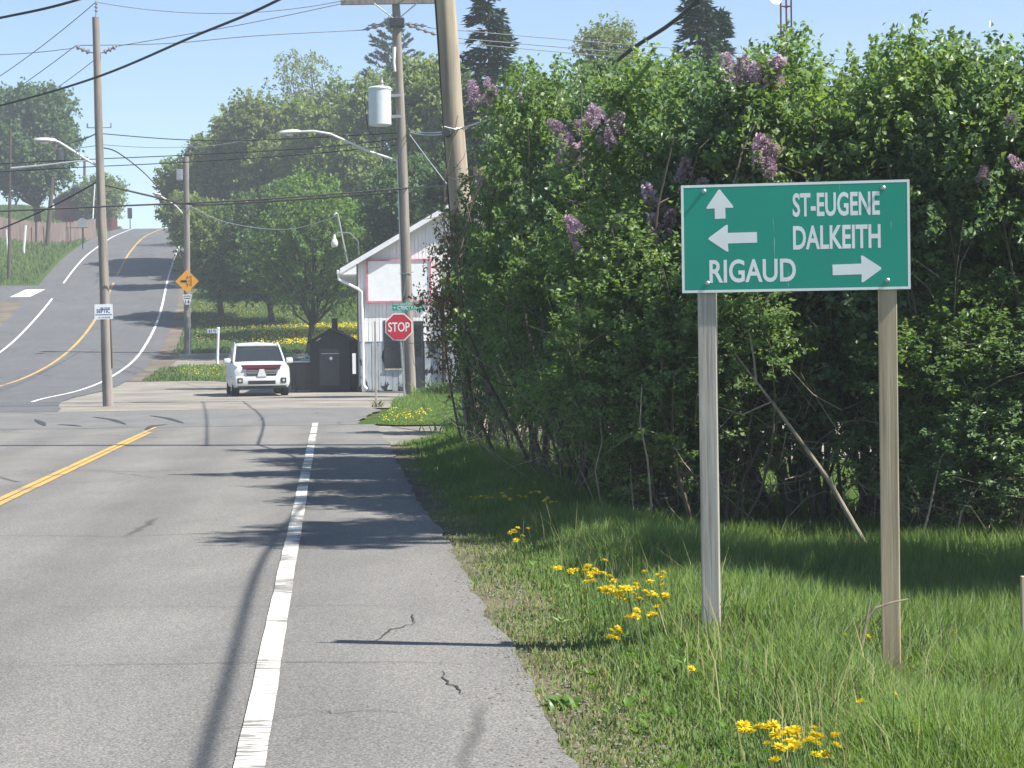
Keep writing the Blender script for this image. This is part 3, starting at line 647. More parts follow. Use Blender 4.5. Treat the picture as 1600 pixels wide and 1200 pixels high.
wire([(-100, 262, 62), (95, 251, 60), (300, 242, 59.5), (480, 232, 59), (625, 217, 59)], .014, 'dark_wire', 'upper of two black wires passing behind the left lamp arm')
wire([(-100, 275, 62), (95, 263, 60), (300, 253, 59.5), (480, 241, 59), (625, 226, 59)], .014, 'dark_wire', 'lower of two black wires passing behind the left lamp arm')
wire([(162, 231, 57.3), (185, 239, 60), (225, 270, 70), (260, 306, 85), (291, 326, 99)], .018, 'dark_wire', 'black drop cable from the left pole down to the far pole')
wire([(152, 208, 57.3), (125, 219, 60), (96, 224, 90), (70, 214, 150)], .018, 'dark_wire', 'black cable looping left from the left pole above its lamp')
wire([(297, 322, 99), (340, 343, 95), (400, 356, 88), (460, 357, 82), (528, 337, 76)], .016, 'pale_wire', 'pale service cable drooping from the far pole to the roof mast')
wire([(716, 292, 32), (800, 232, 30), (900, 150, 28), (980, 82, 25), (1090, 0, 22), Vector((2.55, 14.3, 5.45)), Vector((3.25, 7.8, 5.6)), Vector((4.3, -2, 5.8))], .024, 'dark_wire', 'thick black cable rising over the lilac hedge to the upper edge')
wire([(636, 294, 58.9), (690, 291, 44), (716, 291, 32)], .02, 'dark_wire', 'thick black cable between the transformer pole and the tan pole')
wire([(640, 203, 59), (698, 205, 32)], .010, 'pale_wire', 'upper pale wire tying the transformer pole to the tan pole', sag=.05)
wire([(640, 206, 59), (698, 209, 32)], .010, 'pale_wire', 'lower pale wire tying the transformer pole to the tan pole', sag=.05)
wire([(640, 210, 59), (712, 305, 52)], .014, 'pale_wire', 'pale guy wire slanting down from the transformer pole', sag=.02)
for k, (y0, y1) in enumerate(((43, 88), (57, 101), (64, 112))):
    wire([(668 if k == 0 else 686, y0, 59), (1700, y1 + 22, 95)], .013, 'grey_wire', ['highest', 'middle', 'lowest'][k] + ' of three thin wires running right behind the spruce', sag=.2)
wire([(712, 203, 31.9), (735, 196, 31.6), (800, 175, 31)], .012, 'pale_wire', 'short wire from the tan pole into the purple lilac', sag=.05)
# ------------------------------------------------------------------ white building
BD = 70.0; k = BD / F
o0 = at(560, 610, BD); bz = h(o0.x, o0.y)
bl = E('white_building', (o0.x, o0.y, bz), 'white board building with a blank sign panel and peeling grey base', 'building', rz=math.radians(4))
WD, WL = 7.7, 11.0
def bx_(px): return (px - 560) * k
def bzz(py, px=600): return (at(px, py, BD).z - bz)
def roofz(x): return 4.5 + .575 * (min(x, WD - x))
EAVE = roofz(0)
core = MB().prism([(0.02, 0), (0.02, EAVE - .05), (WD / 2, roofz(WD / 2) - .06), (WD - .02, EAVE - .05), (WD - .02, 0)][::-1], .06, WL).build('wall', MT['siding'], bl)
zl = 1.74
rnd = random.Random(3); x = 0.0; i = 0
win = (bx_(603), bx_(641)); door = (bx_(646), bx_(662)); wz0, wz1 = bzz(576), bzz(503)
while x < WD - .01:
    wdt = min(.125, WD - x); y = .02 + rnd.uniform(-.003, .003); lo = zl
    if x + wdt / 2 > bx_(697): lo = .15
    if win[0] < x + wdt / 2 < door[1]: lo = wz1 + .02
    zt = [roofz(x) - .02, roofz(x + wdt) - .02]; g = .006
    for a, b_ in (((lo, 2.555), (2.565, None)) if lo < 2.5 else ((lo, None),)):
        t0, t1 = (b_, b_) if b_ else zt
        MB().prism([(x + g, a), (x + g, t0), (x + wdt - g, t1), (x + wdt - g, a)], y, y + .03).build('siding_board', MT['siding'], core)
    x += wdt
x = 0.0
while x < bx_(697):
    wdt = .215 + rnd.uniform(-.02, .03); c = x + wdt / 2; y = .035 + rnd.uniform(-.006, .006); hi = zl - .004
    if win[0] - .05 < c < win[1]: hi = wz0 - .05
    if not (door[0] - .05 < c < door[1] + .03):
        MB().prism([(x + .006, .03 + rnd.uniform(0, .06)), (x + .006, hi), (x + wdt - .006, hi), (x + wdt - .006, .03 + rnd.uniform(0, .06))], y, y + .024).build('base_board', MT['peel'], core)
    x += wdt
MB().box(.03, bx_(697), .0605, .12, 0, wz1, 0).build('base_backing', MT['charcoal'], core).location.y = -.004
w_ = MB().box(win[0], win[1], .018, .05, wz0, wz1).build('window', MT['glass'], bl)
m = MB()
for a in ((win[0] - .05, win[0], wz0, wz1), (win[1], win[1] + .05, wz0, wz1), (win[0] - .05, win[1] + .05, wz1, wz1 + .05)): m.box(a[0], a[1], 0, .055, a[2], a[3])
m.build('frame', MT['charcoal'], w_)
MB().box(win[0] - .04, bx_(632), -.03, .03, wz0 - .05, wz0 - .002).build('sill', MT['post_grey'], w_)
d_ = MB().box(door[0], door[1], .015, .06, .02, wz1).build('door', MT['charcoal'], bl); MB().box(door[0] + .06, door[1] - .06, .008, .0148, 1.2, wz1 - .12).build('panel', MT['glass'], d_)
# blank sign panel with faded red frame
s0, s1, sz0, sz1 = bx_(578), bx_(673.5), bzz(470), bzz(408)
sp = MB().box(s0, s1, -.10, -.005, sz0, sz1).build('blank_sign_panel', MT['sign_white'], bl)
m = MB()
for a in ((s0 - .06, s0, sz0 - .06, sz1 + .06), (s1, s1 + .06, sz0 - .06, sz1 + .06), (s0, s1, sz1, sz1 + .06), (s0, s1, sz0 - .06, sz0)): m.box(a[0], a[1], -.13, -.006, a[2], a[3])
m.build('frame', MT['pink_trim'], sp)
# roof, fascia, gutter, downspout
OV = .55
th = .10
rp = lambda x: 4.5 + .575 * x
for s in (0, 1):
    f = (lambda x: x) if s == 0 else (lambda x: WD - x)
    poly = [(f(-OV), rp(-OV)), (f(WD / 2), rp(WD / 2)), (f(WD / 2), rp(WD / 2) + th), (f(-OV), rp(-OV) + th)]
    rf = MB().prism(poly, -.38, WL + .3).build('roof', MT['roof_dark'], bl)
    poly = [(f(-OV), rp(-OV) - .13), (f(WD / 2), rp(WD / 2) - .13), (f(WD / 2), rp(WD / 2) + .055), (f(-OV), rp(-OV) + .055)]
    MB().prism(poly, -.41, -.383).build('fascia', MT['white_paint'], rf)
    poly = [(f(-OV), rp(-OV) - .15), (f(0.0), rp(-OV) - .15), (f(0.0), rp(0) - .06), (f(-OV), rp(-OV) - .06)]
    MB().prism(poly, -.378, WL).build('soffit', MT['siding'], rf)
MB().box(-OV - .12, -OV - .003, -.40, WL, rp(-OV) - .13, rp(-OV) + .0, .02).build('gutter', MT['white_paint'], bl)
gz = rp(-OV) - .13
MB().tube([(-OV - .06, -.3, gz), (-OV - .05, -.3, gz - .18), (.02, -.09, gz - .5), (.17, -.05, gz - .62), (.18, -.05, 1.8), (.19, -.05, .25), (.30, -.12, .12)], .05, 8).build('downspout', MT['white_paint'], bl, True)
MB().box(-.02, .02, .0, .05, 0, zl).box(.0, .045, .012, .05, zl, EAVE - .1).build('corner_board', MT['charcoal'], bl)
MB().tube([(bx_(694), -.06, .1), (bx_(693.5), -.06, 3.4)], .06, 8).build('drain_pipe', MT['pole_dark'], bl, True)
MB().box(.02 - .06, .02 + .06, -.42, -.41, .4, 1.1).build('sign_strip', MT['white_paint'], bl).location = (-.15, .3, .25)
# roof mast with weatherhead
mb = Vector((bx_(549), .8, rp(bx_(549)))); mt_ = Vector((bx_(531) + .02, .8, bzz(333, 530)))
mm = MB().tube([mb - Vector((0, 0, .2)), mt_, mt_ + Vector((-.06, 0, .06)), mt_ + Vector((-.13, -.02, -.02))], [.03, .03, .04, .045], 8).build('service_mast', MT['galv'], bl, True)
# yard lamp hanging beside the mast
c = Vector((bx_(526), .6, bzz(377, 526)))
yl = MB().lathe([(.03, .26), (.05, .22), (.055, .12), (.10, .06), (.125, -.02), (.12, -.12), (.08, -.17), (.002, -.18)], c, 12).build('yard_lamp', MT['lamp_lens'], bl, True)
MB().tube([c + Vector((0, 0, .25)), c + Vector((.1, 0, .34)), c + Vector((.55, 0, .30)), c + Vector((.82, .05, .02)), c + Vector((.84, .1, -.45))], .016, 6).build('lamp_arm', MT['galv'], yl, True)

# ------------------------------------------------------------------ black smoker shed and bin
p = at(517, 610, 70.6); zg = h(p.x, p.y); k = 70.6 / F
sh = E('black_shed', (p.x, p.y, zg), 'small black gabled metal shed with a stove pipe beside the white building', 'shed')
X_ = lambda px: (px - 517) * k
Z_ = lambda py: at(517, py, 70.6).z - zg
MB().prism([(X_(485), 0), (X_(485), Z_(534)), (X_(519), Z_(516)), (X_(547), Z_(531)), (X_(547), 0)][::-1], 0, 2.0).build('body', MT['black'], sh)
for (xa, za), (xb, zb_) in (((X_(481), Z_(536)), (X_(519), Z_(515))), ((X_(519), Z_(515)), (X_(551), Z_(532)))):
    MB().prism([(xa, za), (xb, zb_), (xb, zb_ + .045), (xa, za + .045)][::-1], -.12, 2.1).build('roof_panel', MT['black'], sh)
MB().tube([(X_(521), .9, Z_(520)), (X_(521), .9, Z_(498)), (X_(521), .9, Z_(497))], [.1, .1, .14], 10).build('stove_pipe', MT['black'], sh, True)
MB().box(X_(500), X_(531), -.02, -.003, .25, Z_(545), .005).build('door', MT['charcoal'], sh)
MB().box(X_(503), X_(531), -.035, -.021, Z_(553), Z_(552)).build('hinge_strap', MT['galv'], sh)
MB().prism([(X_(518) - .07, Z_(560)), (X_(518), Z_(560) + .07), (X_(518) + .07, Z_(560)), (X_(518), Z_(560) - .07)], -.03, -.021).build('white_placard', MT['white_paint'], sh)
MB().box(X_(531), X_(557), .3, 1.6, 0, Z_(532), .02).build('lean_to', MT['black'], sh)
for a, b_ in ((486, 490), (540, 545)): MB().box(X_(a), X_(b_), .05, .2, -.15, .02).build('skid', MT['pole_dark'], sh)
MB().prism([(X_(496), Z_(531.5)), (X_(503), Z_(527.5)), (X_(503), Z_(527.5) - .03), (X_(496), Z_(531.5) - .03)], -.126, -.121).build('torn_flashing', MT['lamp_metal'], sh)
p = at(478, 604, 70.9); zg = h(p.x, p.y); k = 70.9 / F
bn = E('waste_bin', (p.x, p.y, zg), 'dark metal dumpster with a rolled lid between the car and the black shed', 'dumpster')
w2 = 25 * k
m = MB(); m.add([(-w2 * .9, 0, .1), (w2 * .9, 0, .1), (w2, -.05, .98), (-w2, -.05, .98), (-w2 * .9, 1.1, .1), (w2 * .9, 1.1, .1), (w2, 1.2, 1.05), (-w2, 1.2, 1.05)], [(0, 1, 2, 3), (5, 4, 7, 6), (4, 0, 3, 7), (1, 5, 6, 2), (3, 2, 6, 7), (4, 5, 1, 0)]).build('bin_body', MT['charcoal'], bn)
MB().box(-w2 - .03, w2 + .03, -.1, 1.2, 1.06, 1.10, .01).build('lid', MT['tank'], bn)
MB().tube([(-w2, -.08, 1.0), (w2, -.08, 1.0)], .035, 8).build('rim', MT['charcoal'], bn)
for s in (-.7, 0, .7): MB().box(w2 * s - .03, w2 * s + .03, -.075, -.01, .15, .95).build('rib', MT['charcoal'], bn)
for s in (-1, 1): MB().tube([(s * w2 * .7, .1, .08), (s * w2 * .7 + .04, .1, .08)], .08, 10).build('caster', MT['tyre'], bn)
p = at(483, 552, 71.2)
sk = E('scrap_bundle', (p.x - .1, p.y + .25, zg + 1.10), 'pale crumpled scrap lying on the dumpster lid', 'scrap')
MB().box(-.22, .3, -.1, .25, 0, .07, .02).build('sheet', MT['lamp_metal'], sk); MB().tube([(-.1, 0, .08), (0, .05, .2), (.12, .02, .1)], [.06, .09, .05], 7).build('crumpled_bag', MT['tank'], sk, True)

# ------------------------------------------------------------------ white car facing the camera
p = at(409.5, 618.5, 66.2); zg = h(p.x, p.y) + .018
car = E('parked_car', (p.x, p.y, zg), 'white sport utility car with a dark red bonnet edge parked on the gravel', 'car', rz=math.radians(11))
HW = .925
# stations along the length (y, half width at sill, at belt, at shoulder, z sill, z belt, z shoulder(top))
def loft(secs, name, m, parent, smooth=True):
    n = len(secs[0]); vs = [v for s in secs for v in s]
    fs = [(i * n + j, i * n + j + 1, (i + 1) * n + j + 1, (i + 1) * n + j) for i in range(len(secs) - 1) for j in range(n - 1)]
    fs += [tuple(range(n)), tuple((len(secs) - 1) * n + j for j in range(n - 1, -1, -1))]
    return MB().add(vs, fs).build(name, m, parent, smooth)
def sec(y, wb, wm, wt, zb, zm, zs, zt, crown=.03):
    half = [(wb, zb), (wm * 1.0, zb + .12), (wm * 1.01, (zb + zm) / 2), (wm, zm), (wm * .985, zs), (wt, zt - crown * .6)]
    L_ = [(-a, y, b_) for a, b_ in half]; Rr = [(a, y, b_) for a, b_ in half[::-1]]
    return L_ + [(-wt * .5, y, zt - crown * .1), (0, y, zt), (wt * .5, y, zt - crown * .1)] + Rr
body = loft([sec(0.0, .70, .80, .66, .36, .62, .78, .90), sec(.06, .80, .885, .76, .30, .64, .84, .975), sec(.30, .86, HW, .82, .28, .68, .90, 1.02), sec(.75, .88, HW, .84, .28, .72, .96, 1.07), sec(1.22, .88, HW, .84, .28, .76, 1.02, 1.13),
             sec(1.9, .88, HW, .86, .28, .78, 1.06, 1.16), sec(3.8, .88, HW, .86, .28, .80, 1.08, 1.18), sec(4.7, .84, .90, .82, .32, .82, 1.08, 1.16), sec(4.83, .78, .84, .76, .40, .82, 1.05, 1.12)], 'body', MT['car_white'], car)
def cab(y, wb, zb, wt, zt): return [(-wb, y, zb), (-wt * 1.03, y, zt - .09), (-wt * .93, y, zt - .015), (0, y, zt + .02), (wt * .93, y, zt - .015), (wt * 1.03, y, zt - .09), (wb, y, zb)]
roof = loft([cab(1.95, .72, 1.63, .68, 1.675), cab(2.4, .74, 1.60, .70, 1.735), cab(3.4, .74, 1.6, .70, 1.74), cab(4.4, .70, 1.57, .66, 1.70), cab(4.5, .68, 1.56, .64, 1.67)], 'roof', MT['car_white'], car)
loft([[(-.80, 1.25, 1.12), (-.70, 2.02, 1.62), (.70, 2.02, 1.62), (.80, 1.25, 1.12)], [(-.80, 1.6, 1.10), (-.70, 2.3, 1.61), (.70, 2.3, 1.61), (.80, 1.6, 1.10)]], 'windscreen', MT['car_glass'], car, False)
for s in (-1, 1):
    MB().add([(s * .845, 1.45, 1.13), (s * .865, 4.35, 1.17), (s * .72, 4.35, 1.60), (s * .735, 2.15, 1.61), (s * .80, 1.45, 1.13), (s * .80, 4.35, 1.17), (s * .66, 4.35, 1.60), (s * .67, 2.15, 1.61)], [(0, 1, 2, 3), (4, 7, 6, 5), (0, 3, 7, 4), (1, 5, 6, 2), (3, 2, 6, 7), (0, 4, 5, 1)]).build('side_window', MT['car_glass'], car)
    MB().tube([(s * .83, 1.18, 1.10), (s * .775, 1.6, 1.38), (s * .71, 2.05, 1.66), (s * .70, 2.6, 1.73)], .036, 6).build('pillar', MT['car_white'], car, True)
    MB().tube([(s * .64, 2.1, 1.75), (s * .64, 2.4, 1.80), (s * .64, 4.1, 1.80), (s * .62, 4.4, 1.72)], .022, 6).build('roof_rail', MT['car_trim'], car, True)
    mr = MB().box(s * 1.02 - .11, s * 1.02 + .11, 1.38, 1.50, 1.06, 1.235, .035).build('mirror', MT['car_white'], car, True)
    MB().tube([(s * .84, 1.46, 1.12), (s * .95, 1.45, 1.11)], .03, 6).build('stalk', MT['car_trim'], mr)
    MB().add([(s * .50, -.005, .73), (s * .80, .07, .74), (s * .86, .22, .80), (s * .87, .30, .93), (s * .72, .06, .925), (s * .52, -.012, .89), (s * .50, .1, .73), (s * .80, .2, .74), (s * .84, .3, .80), (s * .84, .38, .92), (s * .72, .2, .92), (s * .52, .1, .88)],
             [(0, 1, 2, 3, 4, 5), (11, 10, 9, 8, 7, 6)] + [(i, 6 + i, 6 + (i + 1) % 6, (i + 1) % 6) for i in range(6)]).build('headlight', MT['lens_clear'], car)
    fl = MB().box(s * .70 - .085, s * .70 + .085, -.078, .1, .43, .60, .015).build('fog_lamp_recess', MT['car_trim'], car)
    MB().tube([(s * .70, -.09, .515), (s * .70, -.06, .515)], .045, 12).build('fog_lamp', MT['lens_clear'], fl)
    for yw in (.95, 3.75):
        wh = MB().tube([(s * .93, yw, .36), (s * .915, yw, .36), (s * .90, yw, .36), (s * .70, yw, .36), (s * .68, yw, .36)], [.31, .35, .36, .36, .33], 24).build('wheel', MT['tyre'], car, True)
        MB().tube([(s * .935, yw, .36), (s * .89, yw, .36)], [.20, .22], 16).build('rim', MT['chrome'], wh, True)
bum = MB().box(-.86, .86, -.055, .30, .33, .66, .06).build('bumper', MT['car_white'], car, True)
MB().box(-.44, .44, -.076, .05, .39, .51, .012).build('air_intake', MT['car_trim'], bum)
MB().box(-.78, .78, -.03, .35, .25, .335, .02).build('bumper_skirt', MT['car_trim'], bum)
for s in (-1, 1):
    gr = MB().box(s * .29 - .19, s * .29 + .19, -.05, .1, .68, .88, .012).build('grille', MT['car_trim'], car)
    for z in (.735, .785, .83): MB().box(s * .29 - .185, s * .29 + .185, -.064, -.048, z - .012, z + .012, .004).build('grille_bar', MT['chrome'], gr)
MB().prism([(-.15, .64), (-.07, .88), (.07, .88), (.15, .64)][::-1], -.075, .1).build('grille_centre', MT['car_white'], car)
gs = MB().add([(-.58, -.055, .905), (.58, -.055, .905), (.62, .10, 1.02), (-.62, .10, 1.02), (-.62, .05, .86), (.62, .05, .86), (.68, .2, .99), (-.68, .2, .99)], [(0, 1, 2, 3), (7, 6, 5, 4), (0, 4, 5, 1), (2, 6, 7, 3), (1, 5, 6, 2), (0, 3, 7, 4)]).build('bonnet_guard', MT['car_red'], car, label='dark red bonnet edge')

# ------------------------------------------------------------------ hilltop left: fence, barn, signs, poles
def fpt(px, py, d): q = at(px, py, d); return Vector((q.x, q.y, h(q.x, q.y)))
fa, fb = fpt(-20, 372, 158), fpt(150, 350, 178)
fe = E('board_fence', fa, 'grey brown board fence along the top of the left bank', 'fence')
V = []; m = MB(); L = (fb - fa); n = int(L.length / .16)
for i in range(n):
    f = i / n; c = L * f; w3 = fa + c; c.z = h(w3.x, w3.y) - fa.z; hh = 1.75 + rng.uniform(-.06, .06)
    ux = L.normalized(); m.box(-.07, .07, -.012, .012, 0, hh, 0, Matrix.Rotation(math.atan2(L.y, L.x), 3, 'Z'), c)
o = m.build('fence_boards', MT['fence'], fe); o['kind'] = 'stuff'
for i, px in enumerate((-5, 12, 36, 49, 70)):
    q = fpt(px, 385, 150 + i * 3); t = (Vector((rng.uniform(-.25, .25), 0, 1.9 if px != 36 else 2.2)))
    MB().tube([(0, 0, -.2), t], .05 if px != 36 else .09, 6).build('fence_post', MT['white_paint'] if px in (12, 36) else MT['pole_dark'], None, label=['bare stake at the left picture edge on the bank', 'pale wire fence post beside the thin lamp pole', 'leaning pale wire fence post on the left bank', 'dark thin fence stake right of the leaning pale post', 'short dark fence stake below the dark pole'][i], cat='fence post', group='wire fence posts').location = q
q = fpt(122, 352, 195); br = E('dark_barn', q + Vector((0, 0, -.3)), 'dark red barn half hidden behind the hilltop fence', 'barn')
MB().prism([(-2.2, 0), (-2.2, 2.9), (-.2, 4.1), (2.6, 2.9), (2.6, 0)][::-1], 0, 6).build('wall', MT['barn_red'], br)
MB().prism([(-2.5, 2.75), (-.2, 4.12), (-.2, 4.3), (-2.5, 2.93)][::-1], -.3, 6.3).build('roof', MT['roof_dark'], br); MB().prism([(-.2, 4.12), (2.9, 2.77), (2.9, 2.95), (-.2, 4.3)][::-1], -.3, 6.3).build('roof', MT['roof_dark'], br)
MB().box(-1.2, 1.5, -.06, -.01, 0, 2.2).build('door', MT['roof_dark'], br)
q = fpt(120, 352, 172); rk = E('pipe_rack', q, 'rusty pipe frame standing before the dark barn', 'frame'); 
for x in (-.55, .55): MB().tube([(x, 0, -.2), (x, 0, 2.7)], .035, 6).build('upright', MT['barn_red'], rk)
for z in (2.65, 2.1, 1.3): MB().tube([(-.95, -.01, z), (.95, -.01, z)], .03, 6).build('rail', MT['barn_red'], rk)
q = fpt(129, 372, 164); bs = E('sign_back', q, 'grey back of an octagonal sign on a dark post, left bank', 'road sign')
MB().tube([(0, 0, -.2), (0, 0, 2.6)], .05, 6).build('post', MT['charcoal'], bs); MB().prism(octo(.4, 0, 2.15), -.08, -.055).build('plate', MT['galv'], bs)
q = fpt(203.5, 360, 212); bs = E('sign_back', q, 'dark rectangular sign at the crest of the hill road', 'road sign')
MB().tube([(0, 0, -.2), (0, 0, 1.6)], .05, 6).build('post', MT['charcoal'], bs); MB().box(-.24, .24, -.08, -.052, 1.1, 2.2, .01).build('plate', MT['charcoal'], bs)
b_ = fpt(73, 363, 166); t_ = at(86, 226, 166); e = pole('utility_pole', b_, t_, .2, .14, MT['pole_dark'], 'dark utility pole in front of the hilltop tree')
MB().lathe([(.3, -.5), (.33, -.45), (.33, .45), (.2, .55), (.02, .56)], at(93, 243, 165.5) - b_, 12).build('transformer_tank', MT['charcoal'], e, True)
a = at(86, 230, 166) - b_; MB().tube([a, at(110, 194, 166) - b_ - Vector((0, 0, 0))], .05, 6).build('stay_arm', MT['pole_dark'], e)
b_ = fpt(13, 391, 142); t_ = at(16.5, 203, 142); e = pole('lamp_pole', b_, t_, .13, .08, MT['pole_dark'], 'thin grey pole with a long pale arm at the left edge'); e['category'] = 'lamp pole'
a = at(17, 263, 142) - b_; MB().tube([a, at(60, 259, 141.5) - b_, at(128, 251, 141) - b_], [.08, .06, .05], 8).build('lamp_arm', MT['lamp_metal'], e, True)
MB().tube([at(128, 251, 141) - b_, at(140, 250.5, 141) - b_], [.06, .12], 8).build('lamp_head', MT['lamp_metal'], e, True)
b_ = fpt(132, 330, 200); t_ = at(132, 244, 200); pole('utility_pole', b_, t_, .16, .12, MT['pole_dark'], 'short distant pole seen between the lamp arm and the left pole')
b_ = fpt(143, 350, 180); t_ = at(148, 285, 180); pole('leaning_stake', b_, t_, .07, .05, MT['white_paint'], 'slim pale leaning stake left of the near utility pole')['category'] = 'post'

# lattice mast with dish behind the hedge
p = at(1234, 500, 62); zg = h(p.x, p.y); tw = E('antenna_mast', (p.x, p.y, zg), 'rusty lattice antenna mast rising behind the hedge', 'mast'); k = 62 / F
ztop = at(1234, -90, 62).z - zg
legs = [(-.19, 0), (.19, 0), (.05, .3)]
for x, y in legs: MB().tube([(x, y, 0), (x * .8, y * .8, ztop)], .026, 6).build('leg', MT['barn_red'], tw)
zz = .5
while zz < ztop:
    f = 1 - .2 * zz / ztop
    for a, b_ in ((0, 1), (1, 2), (2, 0)): MB().tube([(legs[a][0] * f, legs[a][1] * f, zz), (legs[b_][0] * f, legs[b_][1] * f, zz)], .016, 5).build('rung', MT['barn_red'], tw)
    zz += .62
c = at(1210, -3, 61.8) - Vector((p.x, p.y, zg))
dish = MB().lathe([(.02, -.05), (.12, -.035), (.2, 0), (.23, .05), (.22, .055), (.1, 0)], (0, 0, 0), 16).build('dish', MT['lamp_metal'], tw, True); dish.location = c
dish.rotation_euler = (math.radians(75), 0, math.radians(20)); MB().tube([c + Vector((.05, 0, 0)), (-.15, 0, c.z - .1)], .02, 5).build('dish_bracket', MT['galv'], tw)

# ------------------------------------------------------------------ foliage
UP = np.array([0, 0, 1.0])
def nrm(a): return a / np.maximum(np.linalg.norm(a, axis=-1, keepdims=True), 1e-9)
def leaf_mesh(name, C, D, N, L, W, fold=.22):
    D = nrm(D); S = nrm(np.cross(D, N)); N = np.cross(S, D); L = L[:, None]; W = W[:, None]
    mid = C + D * L * .42; V = np.stack([C, mid - S * W / 2 + N * fold * W, C + D * L, mid + S * W / 2 + N * fold * W], 1).reshape(-1, 3)
    b = np.arange(len(C))[:, None] * 4
    return np_mesh(name, V, [np.concatenate([b + np.array([[0, 1, 2]]), b + np.array([[0, 2, 3]])], 1).reshape(-1, 3)])
def rand_dir(r, n): return nrm(r.normal(size=(n, 3)))
def foliage(name, r, lumps, per_shoot, shoot, lL, lW, droop=.35, up=.45, spread=1.0, keep_down=.5, fill=.3):
    Cs, Ds, Ns = [], [], []
    for c, rad, ns in lumps:
        d = rand_dir(r, int(ns)); d = d[(d[:, 2] > -.25) | (r.random(len(d)) < keep_down)]
        depth = np.where(r.random(len(d)) < fill, r.uniform(.3, .8, len(d)), r.uniform(.78, 1.12, len(d)))
        pos = np.asarray(c) + d * np.asarray(rad) * depth[:, None]
        sd = nrm(d + UP * up + r.normal(size=d.shape) * .45)
        t = r.random((len(d), per_shoot)); C = pos[:, None] + sd[:, None] * (t * shoot)[..., None] + r.normal(size=(len(d), per_shoot, 3)) * shoot * .10
        D = nrm(sd[:, None] * .55 + rand_dir(r, len(d) * per_shoot).reshape(len(d), per_shoot, 3) * spread - UP * droop)
        N = nrm(UP * .55 + d[:, None] * .45 + r.normal(size=D.shape) * .5)
        Cs.append(C.reshape(-1, 3)); Ds.append(D.reshape(-1, 3)); Ns.append(N.reshape(-1, 3))
    C = np.concatenate(Cs); n = len(C); s = r.uniform(.65, 1.2, n)
    return leaf_mesh(name, C, np.concatenate(Ds), np.concatenate(Ns), lL * s, lW * s * r.uniform(.8, 1.15, n))
def branchy(name, r, paths, m, parent, n=6):
    mb = MB()
    for pts, r0, r1 in paths:
        k_ = len(pts); mb.tube(pts, [r0 + (r1 - r0) * i / (k_ - 1) for i in range(k_)], n)
    return mb.build(name, m, parent, True)
def bent(a, b, r, amp, n=6):
    a = np.asarray(a, float); b = np.asarray(b, float); L = np.linalg.norm(b - a); out = []
    o1 = r.normal(size=3) * amp * L; o2 = r.normal(size=3) * amp * L * .5
    for i in range(n):
        f = i / (n - 1); out.append(tuple(a + (b - a) * f + o1 * math.sin(math.pi * f) + o2 * math.sin(2 * math.pi * f)))
    return out

# lilac hedge: four foliage builds, copied along the hedge ------------------------------------------
def lilac_build(seed, hgt, rx, m, brown=False):
    r = np.random.default_rng(seed); lumps = []
    for i in range(22):
        f = (i + .5) / 22; z = .75 + (hgt - 1.65) * f ** .85; rr_ = rx * (.55 + .45 * math.sin(math.pi * min(1, .2 + .8 * f)))
        a = r.uniform(0, 6.28); q = rr_ * r.uniform(.25, .85) * (1 - .45 * f ** 3)
        rad = r.uniform(.30, .56); dens = 22 + 46 * sstep(.9, 1.9, z)
        lumps.append(((q * math.cos(a), q * math.sin(a), z), (rad, rad, rad * 1.15), dens * (rad / .45) ** 2))
    for i in range(5):
        a = r.uniform(0, 6.28); q = rx * r.uniform(0, .6); lumps.append(((q * math.cos(a), q * math.sin(a), hgt - r.uniform(.5, .95)), (.24, .24, .36), 30))
    fol = foliage('foliage', r, lumps, 26 if not brown else 16, .27, .064, .045, .5, .5, 1.0, .45, .25); fol.materials.append(m)
    stems = []
    for i in range(9):
        a = 6.28 * i / 9 + r.uniform(-.4, .4); b0 = np.array([.35 * rx * math.cos(a) * r.uniform(.3, 1), .35 * rx * math.sin(a) * r.uniform(.3, 1), -.1])
        t = np.array([rx * .8 * math.cos(a + r.uniform(-.5, .5)), rx * .8 * math.sin(a + r.uniform(-.5, .5)), hgt * r.uniform(.55, .92)])
        mb = MB(); P = bent(b0, t, r, .07, 8); r0 = r.uniform(.018, .04); mb.tube(P, [r0 * (1 - .75 * j / 7) for j in range(8)], 6)
        for j in range(2, 7):
            q = np.array(P[j]); mb.tube(bent(q, q + r.normal(size=3) * .35 + [0, 0, .35], r, .12, 4), [r0 * .35, r0 * .3, r0 * .2, r0 * .1], 4)
        me_ = mb.mesh('stem', True); me_.materials.append(MT['stem']); stems.append(me_)
    mb = MB()
    for i in range(70):
        a = r.uniform(0, 6.28); q = rx * r.uniform(.3, 1.0); b0 = np.array([q * math.cos(a), q * math.sin(a), r.uniform(.0, 2.0)]); d = r.normal(size=3) * .28 + np.array([0, 0, .28])
        mb.tube(bent(b0, b0 + d * r.uniform(.8, 2.2), r, .14, 5), [.006, .005, .0045, .003, .002], 4, False)
    tw_ = mb.mesh('twigs'); tw_.materials.append(MT['twig'])
    return fol, stems, tw_
LIL = [lilac_build(11, 4.5, 1.05, MT['lilac_leaf']), lilac_build(12, 4.5, 1.0, MT['lilac_leaf2']), lilac_build(13, 4.5, 1.1, MT['lilac_leaf']), lilac_build(14, 4.5, 1.0, MT['lilac_leaf2'])]
BRN = lilac_build(15, 3.6, .9, MT['brown_leaf'], True)
